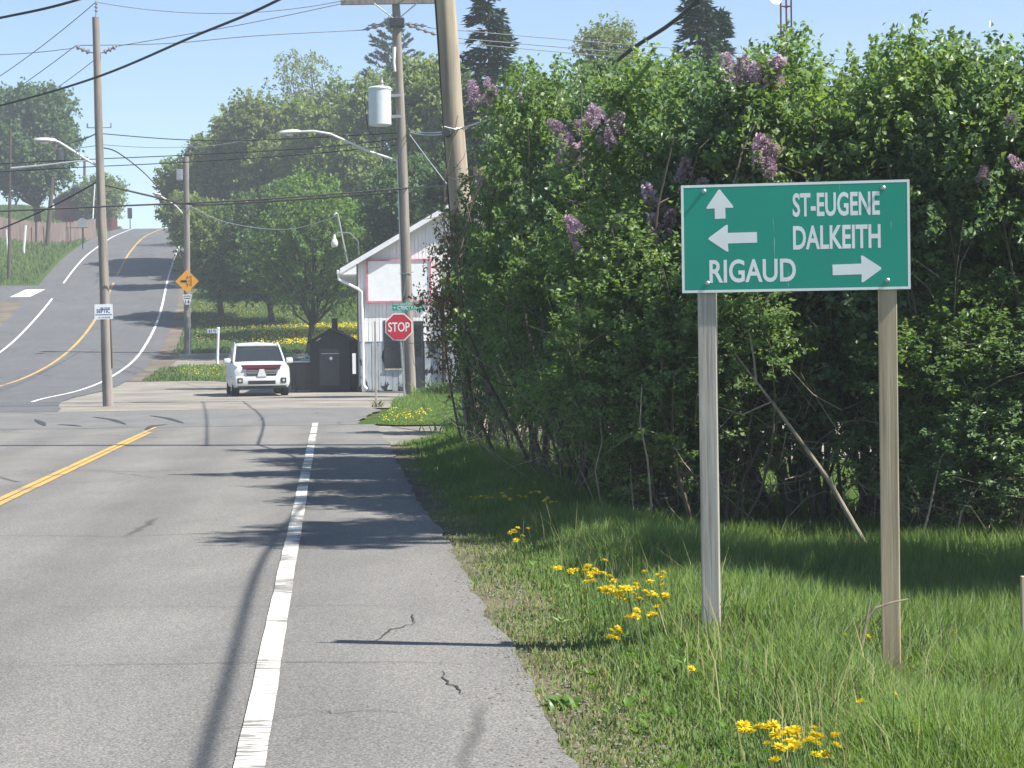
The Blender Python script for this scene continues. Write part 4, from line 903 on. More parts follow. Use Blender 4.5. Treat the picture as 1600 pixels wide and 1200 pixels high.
def blossom_mesh(seed, m):
    r = np.random.default_rng(seed); n = 230; t = r.random(n) ** .8; a = r.uniform(0, 6.28, n); rad = .062 * (1 - t * .75) * r.uniform(.5, 1.1, n)
    C = np.stack([rad * np.cos(a), rad * np.sin(a), t * .20], 1); D = nrm(np.stack([np.cos(a), np.sin(a), r.uniform(-.3, .8, n)], 1)); N = nrm(UP + r.normal(size=(n, 3)) * .8)
    me_ = leaf_mesh('blossom', C, D, N, np.full(n, .026), np.full(n, .022), .1); me_.materials.append(m); return me_
BLM = [blossom_mesh(1, MT['blossom']), blossom_mesh(2, MT['blossom_dark']), blossom_mesh(3, MT['blossom'])]
def lilac(x, y, hgt, var, rz, label, nb=0, wide=1.0, bz_=(.55, 1.0), src=None, name='lilac_bush', group='lilac hedge'):
    fol, stems, tw_ = src or LIL[var]; zg = h(x, y); e = E(name, (x, y, zg), label, 'shrub', group, rz); s = hgt / 4.5 if src is None else hgt / 3.6
    e.scale = (wide, wide, s)
    O('foliage', fol, None, e)
    for st in stems: O('stem', st, None, e)
    O('twigs', tw_, None, e)['kind'] = 'stuff'
    if nb:
        n = len(fol.vertices) // 4; co_ = np.empty(len(fol.vertices) * 3, np.float32); fol.vertices.foreach_get('co', co_); tips = co_.reshape(-1, 4, 3)[:, 2]
        rad = np.hypot(tips[:, 0], tips[:, 1]); R2 = Matrix.Rotation(-rz, 2); f = R2 @ Vector((-.25, -1))
        sc_ = rad * .6 + tips[:, 2] * .35 + (tips[:, 0] * f.x + tips[:, 1] * f.y) * .55 + rng.normal(size=n) * .22
        ok = np.where((tips[:, 2] > 4.5 * bz_[0]) & (tips[:, 2] < 4.5 * bz_[1]))[0]; ok = ok[np.argsort(-sc_[ok])][:nb * 14]
        seeds = rng.choice(ok, max(1, nb // 5), False); pick = []
        for q_ in seeds: pick += list(ok[np.argsort(np.linalg.norm(tips[ok] - tips[q_], axis=1) + rng.uniform(0, .25, len(ok)))][:5])
        for i in pick:
            b = O('blossom', BLM[rng.integers(0, 3)], None, e); b.location = tips[i]; q = rng.uniform(.55, 1.5); b.scale = (q / wide, q / wide, q / s); b.rotation_euler = (rng.uniform(-.8, .8), rng.uniform(-.8, .8), rng.uniform(0, 6))
def hx(px, d): return (px - 800) / F * d
def top(py, d, x=0): return 1.6 + (537 - py) / F * d
for px, d, ty, var, rz, wide, nb, lab in (
    (806, 30.0, 135, 0, .3, 1.0, 46, 'purple blossoming lilac against the tan leaning pole'),
    (840, 27.5, 180, 2, 2.0, .95, 8, 'leafy lilac just right of the purple blossoming one'),
    (872, 24.5, 100, 1, 4.1, 1.0, 6, 'tall lilac under the thick rising cable, left part of the hedge'),
    (965, 22.0, 85, 0, 1.2, 1.05, 26, 'tall lilac with pink blossoms beneath the pale round tree'),
    (1055, 20.0, 75, 3, 5.2, 1.05, 30, 'lilac with pink blossoms beneath the dark conifer'),
    (1165, 19.2, 65, 2, 3.3, 1.0, 14, 'lilac in front of the lattice mast, directly above the green sign'),
    (1260, 18.9, 55, 1, 2.4, 1.0, 4, 'lilac right of the lattice mast above the word on the sign'),
    (1345, 18.9, 110, 0, 5.9, .95, 0, 'lower lilac at the dip in the hedge above the right post'),
    (1440, 18.6, 48, 3, .9, 1.05, 0, 'tallest rounded lilac right of the sign'),
    (1540, 18.3, 60, 2, 4.6, 1.05, 3, 'lilac at the right picture edge with a bare shoot on top'),
    (1640, 18.0, 70, 1, 1.7, 1.05, 0, 'lilac cut by the right picture edge'),
    (1760, 18.0, 60, 0, 3.7, 1.05, 0, 'last lilac of the hedge beyond the right edge')):
    lilac(hx(px, d), d, top(ty, d) - h(hx(px, d), d), var, rz, lab, int(nb * 1.7), wide)
for px, d, ty, var, rz, lab in (
    (905, 21.6, 330, 3, 1.0, 'low bright shrub left of the sign in the hedge front'),
    (1010, 18.8, 320, 1, 2.9, 'bright shrub touching the left edge of the green sign'),
    (1110, 18.2, 360, 3, 4.0, 'shrub in the shade behind the left sign post'),
    (1490, 17.6, 430, 1, .4, 'low shrub right of the right sign post'),
    (1610, 17.2, 480, 0, 5.0, 'low shrub at the right edge of the shaded grass')):
    lilac(hx(px, d), d, top(ty, d) - h(hx(px, d), d), var, rz, lab, 0, .85, name='hedge_shrub')
for px, d, ty, var, rz, lab in (
    (930, 26, 110, 1, .7, 'lilac in the back row behind the pink blossoms'), (1020, 24, 95, 2, 2.2, 'back row lilac filling in below the dark conifer'),
    (1120, 22.5, 90, 0, 3.9, 'back row lilac left of the lattice mast'), (1230, 21.5, 80, 3, 5.1, 'back row lilac behind the middle of the sign'),
    (1390, 21, 75, 1, 1.4, 'back row lilac filling the dip in the hedge'), (1500, 20.8, 62, 0, 2.6, 'back row lilac behind the tallest rounded one'), (1620, 20.5, 75, 2, 4.4, 'back row lilac at the right edge')):
    lilac(hx(px, d), d, top(ty, d) - h(hx(px, d), d), var, rz, lab, 3 if px < 1150 else 0, 1.15)
lilac(hx(742, 30.3), 30.3, 3.75, 0, .8, 'dry brown shrub covering the foot of the tan leaning pole', 0, .78, src=BRN, name='dry_shrub')
lilac(hx(772, 29.6), 29.6, 2.6, 0, 2.2, 'low leafy shrub in front of the foot of the tan leaning pole', 0, .55, name='hedge_shrub')
lilac(hx(800, 36.5), 36.5, 3.4, 0, 2.6, 'second dry brown shrub behind the purple lilac', 0, 1.0, src=BRN, name='dry_shrub')

# dead leaning branch behind the sign and other bare wood
a, b_, c = at(1362, 868, 16.6), at(1215, 640, 16.5), at(1148, 552, 16.6)
e = E('dead_branch', (a.x, a.y, h(a.x, a.y)), 'bare dead branch leaning behind the sign between its posts', 'branch'); o_ = Vector(e.location)
MB().tube([a - o_ + Vector((.03, 0, -.25)), a - o_, (a + b_) / 2 - o_ + Vector((.02, 0, .04)), b_ - o_, c - o_], [.022, .022, .018, .013, .005], 8).build('limb', MT['deadwood'], e, True)
MB().tube([at(1182, 600, 16.5) - o_, at(1178, 560, 16.45) - o_, at(1171, 520, 16.4) - o_], [.010, .008, .004], 6).build('side_twig', MT['deadwood'], e, True)
MB().tube([at(1205, 628, 16.5) - o_, at(1160, 648, 16.4) - o_, at(1110, 632, 16.3) - o_], [.008, .006, .003], 6).build('side_twig', MT['deadwood'], e, True)
for i, (pts, lab) in enumerate((([(945, 812, 18.3), (938, 780, 18.2), (930, 735, 18.2), (941, 690, 18.2), (936, 640, 18.3)], 'thin bare sapling stem in the shade left of the sign'), ([(1010, 835, 17.4), (1018, 790, 17.3), (1012, 720, 17.2), (1000, 660, 17.3), (1003, 600, 17.4)], 'curved bare stem in the shade next to the left sign post'), ([(875, 800, 19.2), (905, 830, 18.6), (960, 845, 18), (990, 800, 17.8), (985, 730, 17.9)], 'looping vine hanging in front of the hedge base'), ([(1490, 880, 16.9), (1497, 830, 16.8), (1502, 800, 16.8), (1530, 760, 16.8), (1560, 735, 16.9)], 'forked bare stem in the hollow right of the right post'), ([(1425, 890, 16.8), (1452, 800, 16.7), (1470, 715, 16.8), (1496, 690, 16.9)], 'bare sapling crossing the dark hollow right of the right post'))):
    P = [at(*q) for q in pts]; e = E('bare_sapling', (P[0].x, P[0].y, h(P[0].x, P[0].y)), lab, 'stem'); o_ = Vector(e.location)
    n_ = len(P); MB().tube([Vector((P[0].x, P[0].y, o_.z - .05)) - o_] + [q - o_ for q in P], [.013] + [.012 - .008 * j / (n_ - 1) for j in range(n_)], 6).build('stalk', MT['twig'], e, True)
P = [at(1340, 1040, 9.85), at(1350, 990, 9.87), at(1357, 962, 9.88), at(1368, 950, 9.88), at(1395, 941, 9.89), at(1419, 936, 9.9)]
e = E('broken_stalk', (P[0].x, P[0].y, h(P[0].x, P[0].y)), 'pale broken weed stalk leaning before the right sign post', 'stalk'); o_ = Vector(e.location)
MB().tube([q - o_ for q in P[:4]], [.010, .009, .008, .006], 6).build('stalk', MT['deadwood'], e, True); MB().tube([q - o_ for q in P[2:]], [.007, .006, .005, .003], 6).build('bent_tip', MT['deadwood'], e, True)
MB().tube([P[1] - o_, at(1360, 935, 9.88) - o_], [.006, .004], 6).build('splinter', MT['deadwood'], e, True)
p = at(1600, 1050, 10.9)
MB().box(-.012, .05, -.02, .02, -.2, .62, .003).build('wooden_stake', MT['post_tan'], label='wooden stake cut by the right picture edge', cat='stake').location = (p.x, p.y, h(p.x, p.y))
HAZE = 0.0012
# ------------------------------------------------------------------ trees
def crown_lumps(r, cx, cz, rx, rz, n, dens, size=.30):
    L = []
    for i in range(n):
        d = rand_dir(r, 1)[0]; q = r.uniform(.35, .92) ** .6; s = size * r.uniform(.7, 1.25) * rx
        L.append(((cx + d[0] * rx * q * .85, d[1] * rx * q * .85, cz + d[2] * rz * q * .88), (s, s, s * .8), dens * (s / (size * rx)) ** 2))
    return L
def tree(name, px, d, pyt, pyb, hw, m, seed, label, dens=64, lumps=58, leaf=.29, trunk_r=.2, per=11, size=.30, px_base=None, sparse=0, bark='bark'):
    r = np.random.default_rng(seed); k = d / F
    x = hx(px, d); xb = hx(px_base, d) if px_base else x; zg = h(xb, d); e = E(name, (xb, d, zg), label, 'tree', 'trees')
    zt = top(pyt, d) - zg; zb_ = max(top(pyb, d) - zg, .8); cz = (zt + zb_) / 2; rz_ = (zt - zb_) / 2; rx = hw * k; cx = x - xb
    L = crown_lumps(r, cx, cz, rx, rz_, lumps, dens, size)
    O('crown', foliage('crown', r, L, per, .55 * leaf * 4, leaf, leaf * .72, .3, .35, 1.0, .6, .3), m, e)
    mb = MB(); tp = bent((0, 0, -.3), (cx * .8, 0, cz + rz_ * .55), r, .025, 9); mb.tube(tp, [trunk_r * (1.25 if i == 0 else 1) * (1 - .85 * i / 8) for i in range(9)], 10)
    mb.build('trunk', MT[bark], e, True)
    paths = []
    for c, rad, _ in L:
        f = min(.95, max(.25, (c[2] - .8) / (cz + rz_) * .72)); q = np.array(tp[min(8, int(f * 8))]); paths.append((bent(q, c, r, .07, 5), trunk_r * .32 * (1.1 - f), .02))
    branchy('limbs', r, paths, MT[bark], e, 5); return e
T = tree
T('maple_tree', 322, 150, 200, 425, 62, MT['maple'], 21, 'leafy tree overhanging the right edge of the hill road')
T('maple_tree', 300, 135, 285, 380, 42, MT['maple'], 35, 'small low crown reaching over the road at the far pole', lumps=20, leaf=.2, px_base=330)
T('maple_tree', 372, 146, 146, 435, 72, MT['maple_pale'], 22, 'pale green tree second from the hill road')
T('maple_tree', 440, 142, 98, 435, 86, MT['maple_pale'], 23, 'tall pale green tree in the middle of the wood')
T('maple_tree', 525, 136, 106, 440, 92, MT['maple'], 24, 'broad yellow green tree behind the transformer')
T('maple_tree', 605, 128, 88, 440, 84, MT['maple'], 25, 'green tree behind the transformer pole')
T('bare_budding_tree', 492, 165, 58, 240, 66, MT['maple_pale'], 26, 'thin crowned budding tree showing its twigs against the sky', dens=26, lumps=34, leaf=.2, per=7)
T('maple_tree', 350, 118, 300, 482, 70, MT['maple'], 27, 'low tree standing over the shaded lawn beside the far pole', leaf=.2)
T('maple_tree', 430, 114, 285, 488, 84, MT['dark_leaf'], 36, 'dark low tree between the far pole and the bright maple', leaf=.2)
T('young_maple', 500, 97, 268, 498, 112, MT['maple_bright'], 28, 'bright green young maple in front of the wood, left of the white building', dens=54, lumps=44, leaf=.17, trunk_r=.17, px_base=482)
T('maple_tree', 700, 105, 70, 330, 84, MT['maple'], 29, 'yellow green tree seen either side of the tan leaning pole')
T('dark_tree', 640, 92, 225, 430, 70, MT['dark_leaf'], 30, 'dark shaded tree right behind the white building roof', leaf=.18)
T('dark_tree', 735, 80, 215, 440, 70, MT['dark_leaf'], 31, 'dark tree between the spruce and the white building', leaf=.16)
T('leafy_tree', 850, 62, 95, 300, 60, MT['maple_bright'], 32, 'small leafy tree right of the spruce', leaf=.13, lumps=26)
T('pale_round_tree', 960, 84, 32, 220, 68, MT['maple_pale'], 33, 'pale round budding tree above the lilac hedge', dens=26, leaf=.15, per=7)
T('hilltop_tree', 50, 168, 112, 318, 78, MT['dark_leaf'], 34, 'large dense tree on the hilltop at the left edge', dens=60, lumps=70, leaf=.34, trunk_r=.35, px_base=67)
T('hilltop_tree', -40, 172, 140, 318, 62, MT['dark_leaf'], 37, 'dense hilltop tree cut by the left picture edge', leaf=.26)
T('roadside_tree', 800 + 5.9 / 15.2 * F, 16.1 - .9, -1120, -420, 300, MT['maple'], 70, 'tall tree just beyond the right picture edge shading the road', leaf=.11, lumps=26, dens=60)
T('roadside_tree', 800 + 5.5 / 13.4 * F, 13.4, -420, 500, 420, MT['maple'], 71, 'low tree just beyond the right picture edge shading the grass behind the sign', leaf=.11, lumps=40, dens=70)
T('hilltop_bush', 160, 196, 262, 350, 46, MT['maple'], 38, 'light green bushy tree at the crest left of the road', lumps=28, leaf=.22)
T('hilltop_bush', 122, 205, 285, 345, 26, MT['maple'], 39, 'small light green tree behind the dark barn', lumps=14, leaf=.22)
def conifer(name, px, d, pyt, pyb, hw, m, seed, label, whorl=.45, pine=False):
    r = np.random.default_rng(seed); k = d / F; x = hx(px, d); zg = h(x, d); e = E(name, (x, d, zg), label, 'tree', 'trees')
    zt = top(pyt, d) - zg; zb_ = max(top(pyb, d) - zg, .5); R0 = hw * k; MB().tube([(0, 0, -.3), (.03, 0, zt * .5), (0, 0, zt)], [.22, .13, .02], 8).build('trunk', MT['bark'], e, True)
    C, D, N, paths = [], [], [], []; z = zb_
    while z < zt - .1:
        f = (z - zb_) / (zt - zb_); nb = 7 if not pine else 5
        for j in range(nb):
            a = r.uniform(0, 6.28); L = R0 * ((1 - f) ** (.8 if not pine else .45)) * r.uniform(.6, 1.1) + .12
            if pine and f > .9: L *= .6
            dr = np.array([math.cos(a), math.sin(a), (.35 * f - .22) if not pine else r.uniform(.1, .5)])
            n = int(10 + L * (34 if not pine else 26)); t = r.random(n) ** (.7 if not pine else .35)
            p_ = np.array([0, 0, z]) + dr * (t * L)[:, None] + (np.array([0, 0, -.10]) if not pine else np.array([0, 0, .06])) * (t ** 2 * L)[:, None] * 2
            side = np.array([-math.sin(a), math.cos(a), 0])
            sp_ = (r.uniform(-1, 1, n) * (.08 + .22 * (1 - t)) * L * (.6 if pine else .7))[:, None] * side
            C.append(p_ + sp_ + r.normal(size=(n, 3)) * .04); D.append(nrm(dr * 1.0 + side * np.sign(sp_ @ side)[:, None] * .6 + r.normal(size=(n, 3)) * .35 + ([0, 0, -.25] if not pine else [0, 0, .45]))); N.append(nrm(UP + r.normal(size=(n, 3)) * .5))
            paths.append(([(0, 0, z), tuple(np.array([0, 0, z]) + dr * L * .5), tuple(np.array([0, 0, z]) + dr * L * .9)], .03, .008))
        z += whorl * (.6 + .7 * (1 - f)) * r.uniform(.8, 1.2)
    C = np.concatenate(C); n = len(C); O('needles', leaf_mesh('needles', C, np.concatenate(D), np.concatenate(N), r.uniform(.2, .42, n) * (1 if not pine else 1.1), r.uniform(.07, .13, n) * (1 if not pine else 1.5), .1), m, e)
    branchy('limbs', r, paths, MT['bark'], e, 4); return e
conifer('spruce_tree', 772, 74, -45, 330, 92, MT['spruce'], 41, 'dark pointed spruce right of the tan pole', .30)
conifer('pine_tree', 622, 150, 30, 240, 66, MT['pine'], 42, 'dark feathery pine behind the top of the transformer pole', .6, True)
conifer('dark_conifer', 1098, 66, -35, 200, 46, MT['spruce'], 43, 'dark conifer poking above the lilac hedge', .25)
conifer('dark_conifer', 1132, 68, 20, 200, 22, MT['spruce'], 44, 'small side conifer right of the dark conifer', .25)
# more trees that close the view behind the hedge
for i, (px, d, ty) in enumerate(((1180, 48, 120), (1330, 50, 150), (1460, 46, 110), (1590, 45, 130), (1040, 55, 160))):
    T('leafy_tree', px, d, ty, 470, 75, MT['dark_leaf' if i % 2 else 'maple'], 60 + i, ['tree behind the lattice mast foot, seen through the hedge', 'tree behind the dip in the hedge', 'tree behind the tallest lilac', 'tree behind the right end of the hedge', 'tree behind the pink lilacs'][i], leaf=.12, lumps=26, dens=36)

# ------------------------------------------------------------------ grass
def blades(name, x, y, hgt, wid, m, lean=.35, kind='stuff', label=None, cat=None, r=rng):
    n = len(x); z = H(x, y); a = r.uniform(0, 6.28, n); ld = np.stack([np.cos(a), np.sin(a)], 1) * (hgt * r.uniform(.05, 1, n) * lean)[:, None]
    b = a + math.pi / 2 + r.normal(size=n) * .5; s = np.stack([np.cos(b), np.sin(b)], 1) * (wid / 2)[:, None]
    P = np.stack([x, y], 1); V = np.empty((n, 5, 3))
    V[:, 0, :2] = P - s; V[:, 1, :2] = P + s; V[:, 0, 2] = V[:, 1, 2] = z - .01
    q = P + ld * .30; V[:, 2, :2] = q + s * .8; V[:, 3, :2] = q - s * .8; V[:, 2, 2] = V[:, 3, 2] = z + hgt * .58
    V[:, 4, :2] = P + ld; V[:, 4, 2] = z + hgt * (1 - .12 * r.random(n))
    i = np.arange(n)[:, None] * 5
    return O(name, np_mesh(name, V.reshape(-1, 3), [i + np.array([[0, 1, 2, 3]]), i + np.array([[3, 2, 4]])]), m, kind=kind, label=label, cat=cat)
def vnoise(x, y, s, seed):
    r = np.random.default_rng(seed); o = 0
    for k in range(5):
        a = r.uniform(0, 6.28); f = s * 1.7 ** k; o = o + np.sin((x * math.cos(a) + y * math.sin(a)) * f + r.uniform(0, 6.28)) / 1.3 ** k
    return o / 2.2
def scatter(n, x0f, x1f, y0, y1, power=1.0, r=rng):
    y = y0 + (y1 - y0) * r.random(n) ** power; a, b = x0f(y), x1f(y); return a + (b - a) * r.random(n), y
x, y = scatter(330000, lambda y: xe(y) - .02, lambda y: np.minimum(.27 * y + 1.0, 6.5), 6.5, 19.5, 1.25)
s = x - xe(y) + .12 * vnoise(x, y, 2.2, 5); keep = rng.random(len(x)) < np.clip(.16 + .55 * sstep(-.05, .3, s) + .5 * sstep(.3, .9, s), 0, 1); x, y, s = x[keep], y[keep], s[keep]
hg = (.045 + .25 * sstep(.35, 1.6, s)) * rng.uniform(.35, 1.4, len(x)) * (1 + .30 * vnoise(x, y, 1.6, 8)); hg = np.clip(hg, .03, .42); hg *= 1 - .6 * np.exp(-((x - 1.86) / .28) ** 2) * sstep(8.7, 9.3, y) * (1 - sstep(10.3, 10.8, y))
dry = rng.random(len(x)) < .10 + .55 * (1 - sstep(.2, .8, s))
blades('grass', x[~dry], y[~dry], hg[~dry], rng.uniform(.005, .013, (~dry).sum()), MT['grass'], .62, label='long green grass on the verge under the sign', cat='grass')
blades('dry_grass', x[dry], y[dry], hg[dry] * .85, rng.uniform(.004, .010, dry.sum()), MT['grass_dry'], .9, label='short dry yellowish grass along the road edge', cat='grass')
xs, ys = scatter(1500, lambda y: xe(y) + .6, lambda y: np.minimum(.27 * y + 1.0, 6.5), 6.8, 17, 1.2)
blades('grass_stalks', xs, ys, rng.uniform(.28, .5, 1500), rng.uniform(.003, .007, 1500), MT['grass_dry'], .8, label='pale dead stalks standing in the verge grass', cat='grass')
xs, ys = scatter(260, lambda y: xe(y) + .25, lambda y: np.minimum(.27 * y + .6, 6), 7, 15, 1.2); nl = 8
Cw = np.repeat(np.stack([xs, ys, H(xs, ys) + rng.uniform(.02, .14, 260)], 1), nl, 0); aw = rng.uniform(0, 6.28, len(Cw))
O('broad_leaf_weeds', leaf_mesh('broad_leaf_weeds', Cw, np.stack([np.cos(aw), np.sin(aw), rng.uniform(.1, .9, len(aw))], 1), nrm(UP + rng.normal(size=Cw.shape) * .3), rng.uniform(.03, .07, len(aw)), rng.uniform(.012, .024, len(aw)), .15), MT['daylily'], kind='stuff', label='broad leaved weeds among the verge grass', cat='weeds')
x, y = scatter(70000, lambda y: xe(y) + .05, lambda y: hx(790 + 0 * y, y) + 3.0 * (1 - sstep(24, 40, y)) + .6, 19, 33.5)
s = x - xe(y) + .15 * vnoise(x, y, 1.6, 6); kp = rng.random(len(x)) < sstep(.05, .6, s); x, y, s = x[kp], y[kp], s[kp]
blades('grass', x, y, (.06 + .22 * sstep(.2, 1.2, s)) * rng.uniform(.5, 1.25, len(x)), rng.uniform(.008, .016, len(x)), MT['grass'], .7, label='shaded grass strip at the foot of the hedge', cat='grass')
# island with the stop sign
def isl_l(y): return np.interp(y, [40.0, 40.8, 43, 48, 53, 55.5, 57], [-2.2, -2.75, -2.75, -2.9, -3.05, -2.7, -2.2])
strip('grass_island', np.arange(40, 57.2, .3), isl_l, lambda y: 20 + 0 * y, .040, MT['ground'], 30)
x, y = scatter(52000, isl_l, lambda y: .8 + 0 * y, 40, 57); hi_ = .07 + .22 * sstep(47, 53, y)
blades('grass', x, y, hi_ * rng.uniform(.5, 1.2, len(x)), rng.uniform(.012, .024, len(x)), MT['grass'], .7, label='grass on the corner island under the stop sign', cat='grass')
# far lawn on the right of the hill road
x, y = scatter(150000, lambda y: xr(y) + 1.6, lambda y: 4 + 0 * y, 80, 172, 1.2)
on_drive = (y > 91.6) & (y < 99.4) & (x < xr(y) + 22 - 2.4 * (y - 92)); wedge = (y < 92) & (y < 83.5 + 6 * sstep(-16, -12, -x) * 0)
pull = (y > 139.5) & (y < 175) & (x < xr(y) + 4.4)
gone = on_drive | pull | (y < 84); x, y = x[~gone], y[~gone]
blades('grass', x, y, rng.uniform(.06, .18, len(x)), rng.uniform(.03, .06, len(x)), MT['grass_far'], .8, label='mown lawn climbing beside the hill road', cat='grass')
# wedge of grass in front of the gravel driveway
def wl(y): return np.interp(y, [80, 84, 88, 92], [-9.0, -12.5, -14.4, -15.0])
strip('grass_wedge', np.arange(80, 92, .25), wl, lambda y: -6.5 + 0 * y, .030, MT['ground'], 16)
x, y = scatter(16000, wl, lambda y: -6.3 + 0 * y, 80, 92); blades('grass', x, y, rng.uniform(.08, .25, len(x)), rng.uniform(.02, .045, len(x)), MT['grass'], .7, label='grass wedge round the house number post', cat='grass')
# left bank and left verge
x, y = scatter(80000, lambda y: xl(y) - 32 + 0 * y, lambda y: xl(y) - 1.9, 139, 215); blades('grass', x, y, rng.uniform(.12, .42, len(x)), rng.uniform(.03, .07, len(x)), MT['grass_far'], .8, label='rough grass on the bank left of the hill road', cat='grass')
x, y = scatter(40000, lambda y: xl(y) - 24, lambda y: xl(y) - 5.2 + 1.7 * sstep(80, 125, y), 84, 128); blades('grass', x, y, rng.uniform(.08, .25, len(x)), rng.uniform(.03, .05, len(x)), MT['grass'], .7, label='grass beside the dirt shoulder at the left edge', cat='grass')

# ------------------------------------------------------------------ dandelions
def dand_mesh(seed):
    r = np.random.default_rng(seed); n = 46; ring = np.repeat([0, 1, 2], [20, 15, 11]); a = r.uniform(0, 6.28, n)
    el = np.array([.12, .5, 1.0])[ring] + r.normal(size=n) * .1; D = np.stack([np.cos(a) * np.cos(el), np.sin(a) * np.cos(el), np.sin(el)], 1); N = np.stack([-np.cos(a) * np.sin(el), -np.sin(a) * np.sin(el), np.cos(el)], 1)
    me_ = leaf_mesh('flower_head', D * .003, D, N, np.array([.021, .018, .013])[ring], np.full(n, .0075), .05); me_.materials.append(MT['petal']); return me_
DM = [dand_mesh(i) for i in range(3)]
ST = MB().tube([(0, 0, -1), (.03, .01, -.5), (0, 0, 0)], [.0022, .002, .002], 5).mesh('stem'); ST.materials.append(MT['dand_stem'])
def dandelion(px, py, hgt, label, grp, d=None):
    if d is None:
        d = 15.0
        for _ in range(25):
            q = at(px, py, d); tz = h(q.x, q.y) + hgt; d = d * (EYE - tz) / max(EYE - q.z, .05)
    q = at(px, py, d); e = E('dandelion', (q.x, q.y, h(q.x, q.y)), label, 'flower', grp)
    f = O('flower_head', DM[random.randrange(3)], None, e); f.location = (0, 0, hgt); f.rotation_euler = (random.uniform(-.4, .55), random.uniform(-.4, .4), random.uniform(0, 6)); f.scale = (random.uniform(.85, 1.25),) * 3
    st_ = O('stem', ST, None, e); st_.location = (0, 0, hgt); st_.scale = (1, 1, hgt + .02)
def bunch(n, cx, cy, sx, sy, label, grp, hgt=.29):
    for i in range(n): dandelion(cx + random.gauss(0, sx * 1.35), cy + random.gauss(0, sy * 1.3), hgt * random.uniform(.85, 1.12), label, grp)
bunch(12, 915, 893, 12, 5, 'yellow dandelion in the upper left clump of the drift before the left post', 'dandelions left end of drift')
bunch(8, 925, 908, 14, 5, 'yellow dandelion low in the left half of the drift', 'dandelions low in drift')
bunch(8, 950, 925, 9, 4, 'yellow dandelion in the middle of the slanting drift', 'dandelions middle of drift')
bunch(26, 990, 926, 18, 7, 'yellow dandelion in the dense right half of the drift', 'dandelions right half of drift')
bunch(5, 1026, 899, 12, 5, 'yellow dandelion in the small group closest to the left post', 'dandelions near left post')
bunch(6, 995, 960, 6, 3, 'yellow dandelion in the tight tuft below the drift', 'dandelions tuft below drift'); bunch(5, 1022, 957, 5, 3, 'yellow dandelion in the tuft just left of the left post foot', 'dandelions tuft by post foot')
bunch(7, 955, 986, 9, 5, 'yellow dandelion in the lowest left tuft under the drift', 'dandelions lowest left tuft')
bunch(4, 862, 888, 8, 3, 'yellow dandelion at the far left tip of the drift', 'dandelions left tip of drift')
bunch(11, 1184, 1138, 11, 2.5, 'yellow dandelion in the upper bottom clump near the lower edge', 'dandelions upper bottom clump', .30)
bunch(26, 1238, 1160, 16, 9, 'yellow dandelion in the big clump at the lower edge', 'dandelions big bottom clump', .30)
bunch(7, 1294, 1152, 10, 7, 'yellow dandelion right of the big clump at the lower edge', 'dandelions right bottom clump', .30)
for px, py, lab in ((1320, 993, 'single dandelion left of the broken stalk'), (1475, 958, 'single dandelion in the shade right of the right post'), (1491, 988, 'single dandelion at the shade edge right of the right post'), (1545, 1015, 'single dandelion farthest right in the sunlit grass'), (1398, 1086, 'lone dandelion below the right post'), (1080, 1045, 'lone dandelion below the left post'), (1345, 1098, 'pale dandelion left below the right post'), (1356, 996, 'dandelion half hidden by the broken stalk')):
    dandelion(px, py, .26, lab, None)
for i in range(22): dandelion(740 + i * 6.2 + random.gauss(0, 3), 780 - 4 * math.sin(i / 7) + random.gauss(0, 5), .28, 'yellow dandelion in the sunlit row by the road edge before the hedge', 'dandelions row by road edge')
for i in range(6): dandelion(808 + random.gauss(0, 9), 832 + random.gauss(0, 6), .2, 'dandelion in the shaded group below the sunlit row', 'dandelions shaded group')
def flower_patch(name, x, y, hgt, size, label):
    n = len(x); C = np.stack([x, y, H(x, y) + hgt * rng.uniform(.6, 1.2, n)], 1); a = rng.uniform(0, 6.28, n); D = np.stack([np.cos(a), np.sin(a), 0 * a], 1)
    O(name, leaf_mesh(name, C, D, nrm(np.array([0, -.5, .8]) + rng.normal(size=(n, 3)) * .3), np.full(n, size), np.full(n, size), .0), MT['petal'], kind='stuff', label=label, cat='flowers')
def px2x(px, y): return (px - 800) / F * y
x, y = scatter(5200, lambda y: px2x(395, y), lambda y: px2x(560, y), 102, 112); kp = rng.random(len(x)) < .25 + .75 * sstep(420, 500, 800 + x / y * F); flower_patch('dandelion_field', x[kp], y[kp], .2, .07, 'mass of yellow dandelions on the lawn behind the car')
x, y = scatter(800, lambda y: px2x(305, y), lambda y: px2x(470, y), 104, 126); flower_patch('dandelion_field', x, y, .18, .06, 'scattered yellow dandelions on the shaded lawn')
x, y = scatter(700, wl, lambda y: -7 + 0 * y, 84, 92); flower_patch('dandelion_field', x, y, .22, .05, 'yellow dandelions on the grass wedge')
x, y = scatter(130, isl_l, lambda y: isl_l(y) + 1.0, 40.3, 48); flower_patch('dandelion_field', x, y, .16, .035, 'yellow dandelions on the corner island')

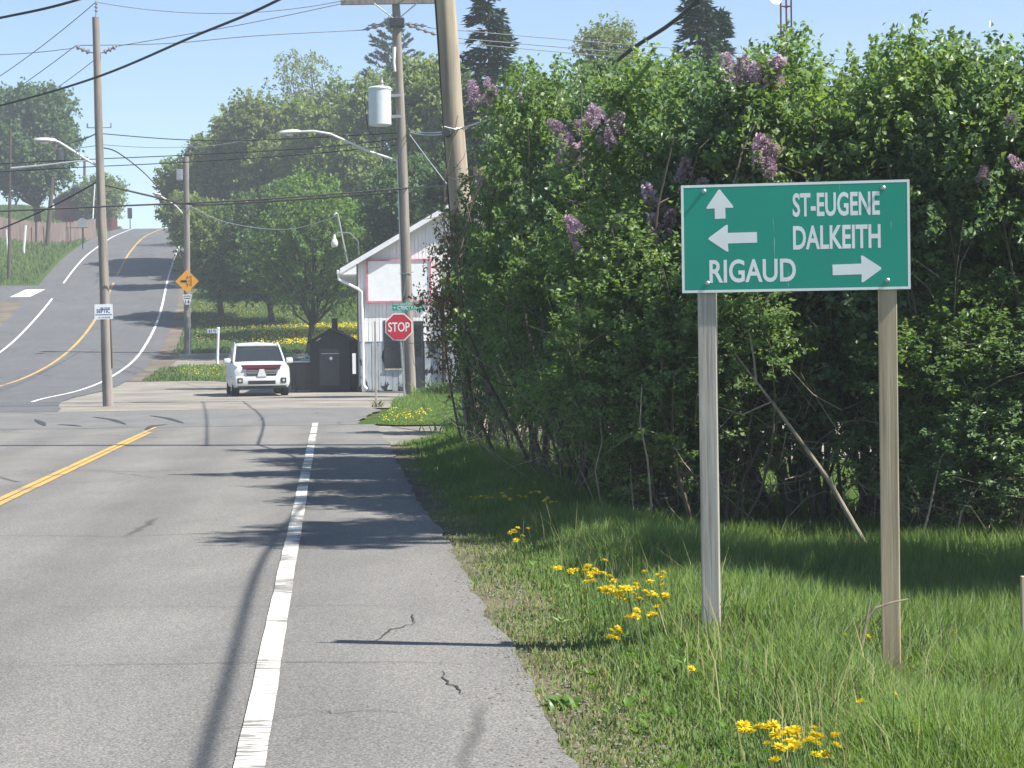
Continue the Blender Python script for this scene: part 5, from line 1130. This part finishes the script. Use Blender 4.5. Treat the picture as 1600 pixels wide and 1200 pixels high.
# daylily clump, weeds
def strap_plant(name, px, py, d, n, L, W, spread, m, label, cat='plant', seed=1):
    r = np.random.default_rng(seed); q = at(px, py, d); zg = h(q.x, q.y); e = E(name, (q.x, q.y, zg), label, cat); V = []; Fq = []
    for i in range(n):
        a = r.uniform(0, 6.28); b0 = np.array([r.normal() * spread, r.normal() * spread, 0]); dr = np.array([math.cos(a), math.sin(a)]); l = L * r.uniform(.6, 1.15); w3 = W * r.uniform(.7, 1.2); s_ = np.array([-dr[1], dr[0], 0]) * w3 / 2; b = len(V)
        for j in range(5):
            f = j / 4; p_ = b0 + np.array([dr[0] * l * .62 * f ** 1.5, dr[1] * l * .62 * f ** 1.5, l * (f * 1.0 - .48 * f ** 2.6)]); ww = (1 - f ** 2.2) * .95 + .05; V += [p_ - s_ * ww, p_ + s_ * ww]
        Fq += [(b + 2 * j, b + 2 * j + 1, b + 2 * j + 3, b + 2 * j + 2) for j in range(4)]
    O('leaves', np_mesh('leaves', np.array(V), [np.array(Fq)], True), m, e); return e
strap_plant('daylily_clump', 697, 622, 57, 190, 1.05, .04, .33, MT['daylily'], 'bright arching daylily clump behind the stop sign island', seed=3)
strap_plant('daylily_clump', 672, 624, 56.5, 120, .75, .035, .30, MT['daylily'], 'smaller daylily clump right of the stop sign post', seed=4)
strap_plant('weed_tuft', 592, 605, 73.5, 90, .55, .05, .25, MT['lilac_leaf2'], 'leafy weeds at the foot of the peeling wall', seed=5)
strap_plant('weed_tuft', 568, 606, 72.5, 60, .6, .06, .2, MT['dark_leaf'], 'dark weeds under the white downspout', seed=6)
strap_plant('weed_tuft', 592, 640, 52.6, 30, .4, .03, .08, MT['grass_dry'], 'dry weeds at the foot of the bare stake', seed=7)
strap_plant('weed_tuft', 882, 1112, 8.85, 16, .13, .035, .03, MT['daylily'], 'yellow green broad leaf weed at the pavement edge', seed=8)
strap_plant('iris_clump', 722, 672, 36.5, 130, .55, .03, .28, MT['lilac_leaf2'], 'dark strap leaved clump at the hedge end by the driveway', seed=9)
strap_plant('iris_clump', 850, 792, 20.6, 80, .42, .014, .22, MT['grass'], 'tall grass tuft behind the sunlit dandelion row', seed=10)

# ------------------------------------------------------------------ haze
b = NB('haze_air'); b.t.nodes.remove(b.p); pv = b.n('ShaderNodeVolumePrincipled'); pv.inputs['Color'].default_value = (.86, .93, 1, 1); pv.inputs['Density'].default_value = HAZE; pv.inputs['Anisotropy'].default_value = .2
b.l(pv.outputs[0], b.out.inputs['Volume'])
if HAZE > 0: MB().box(-340, 340, -70, 390, -2.5, 32).build('haze', b.m, kind='stuff')
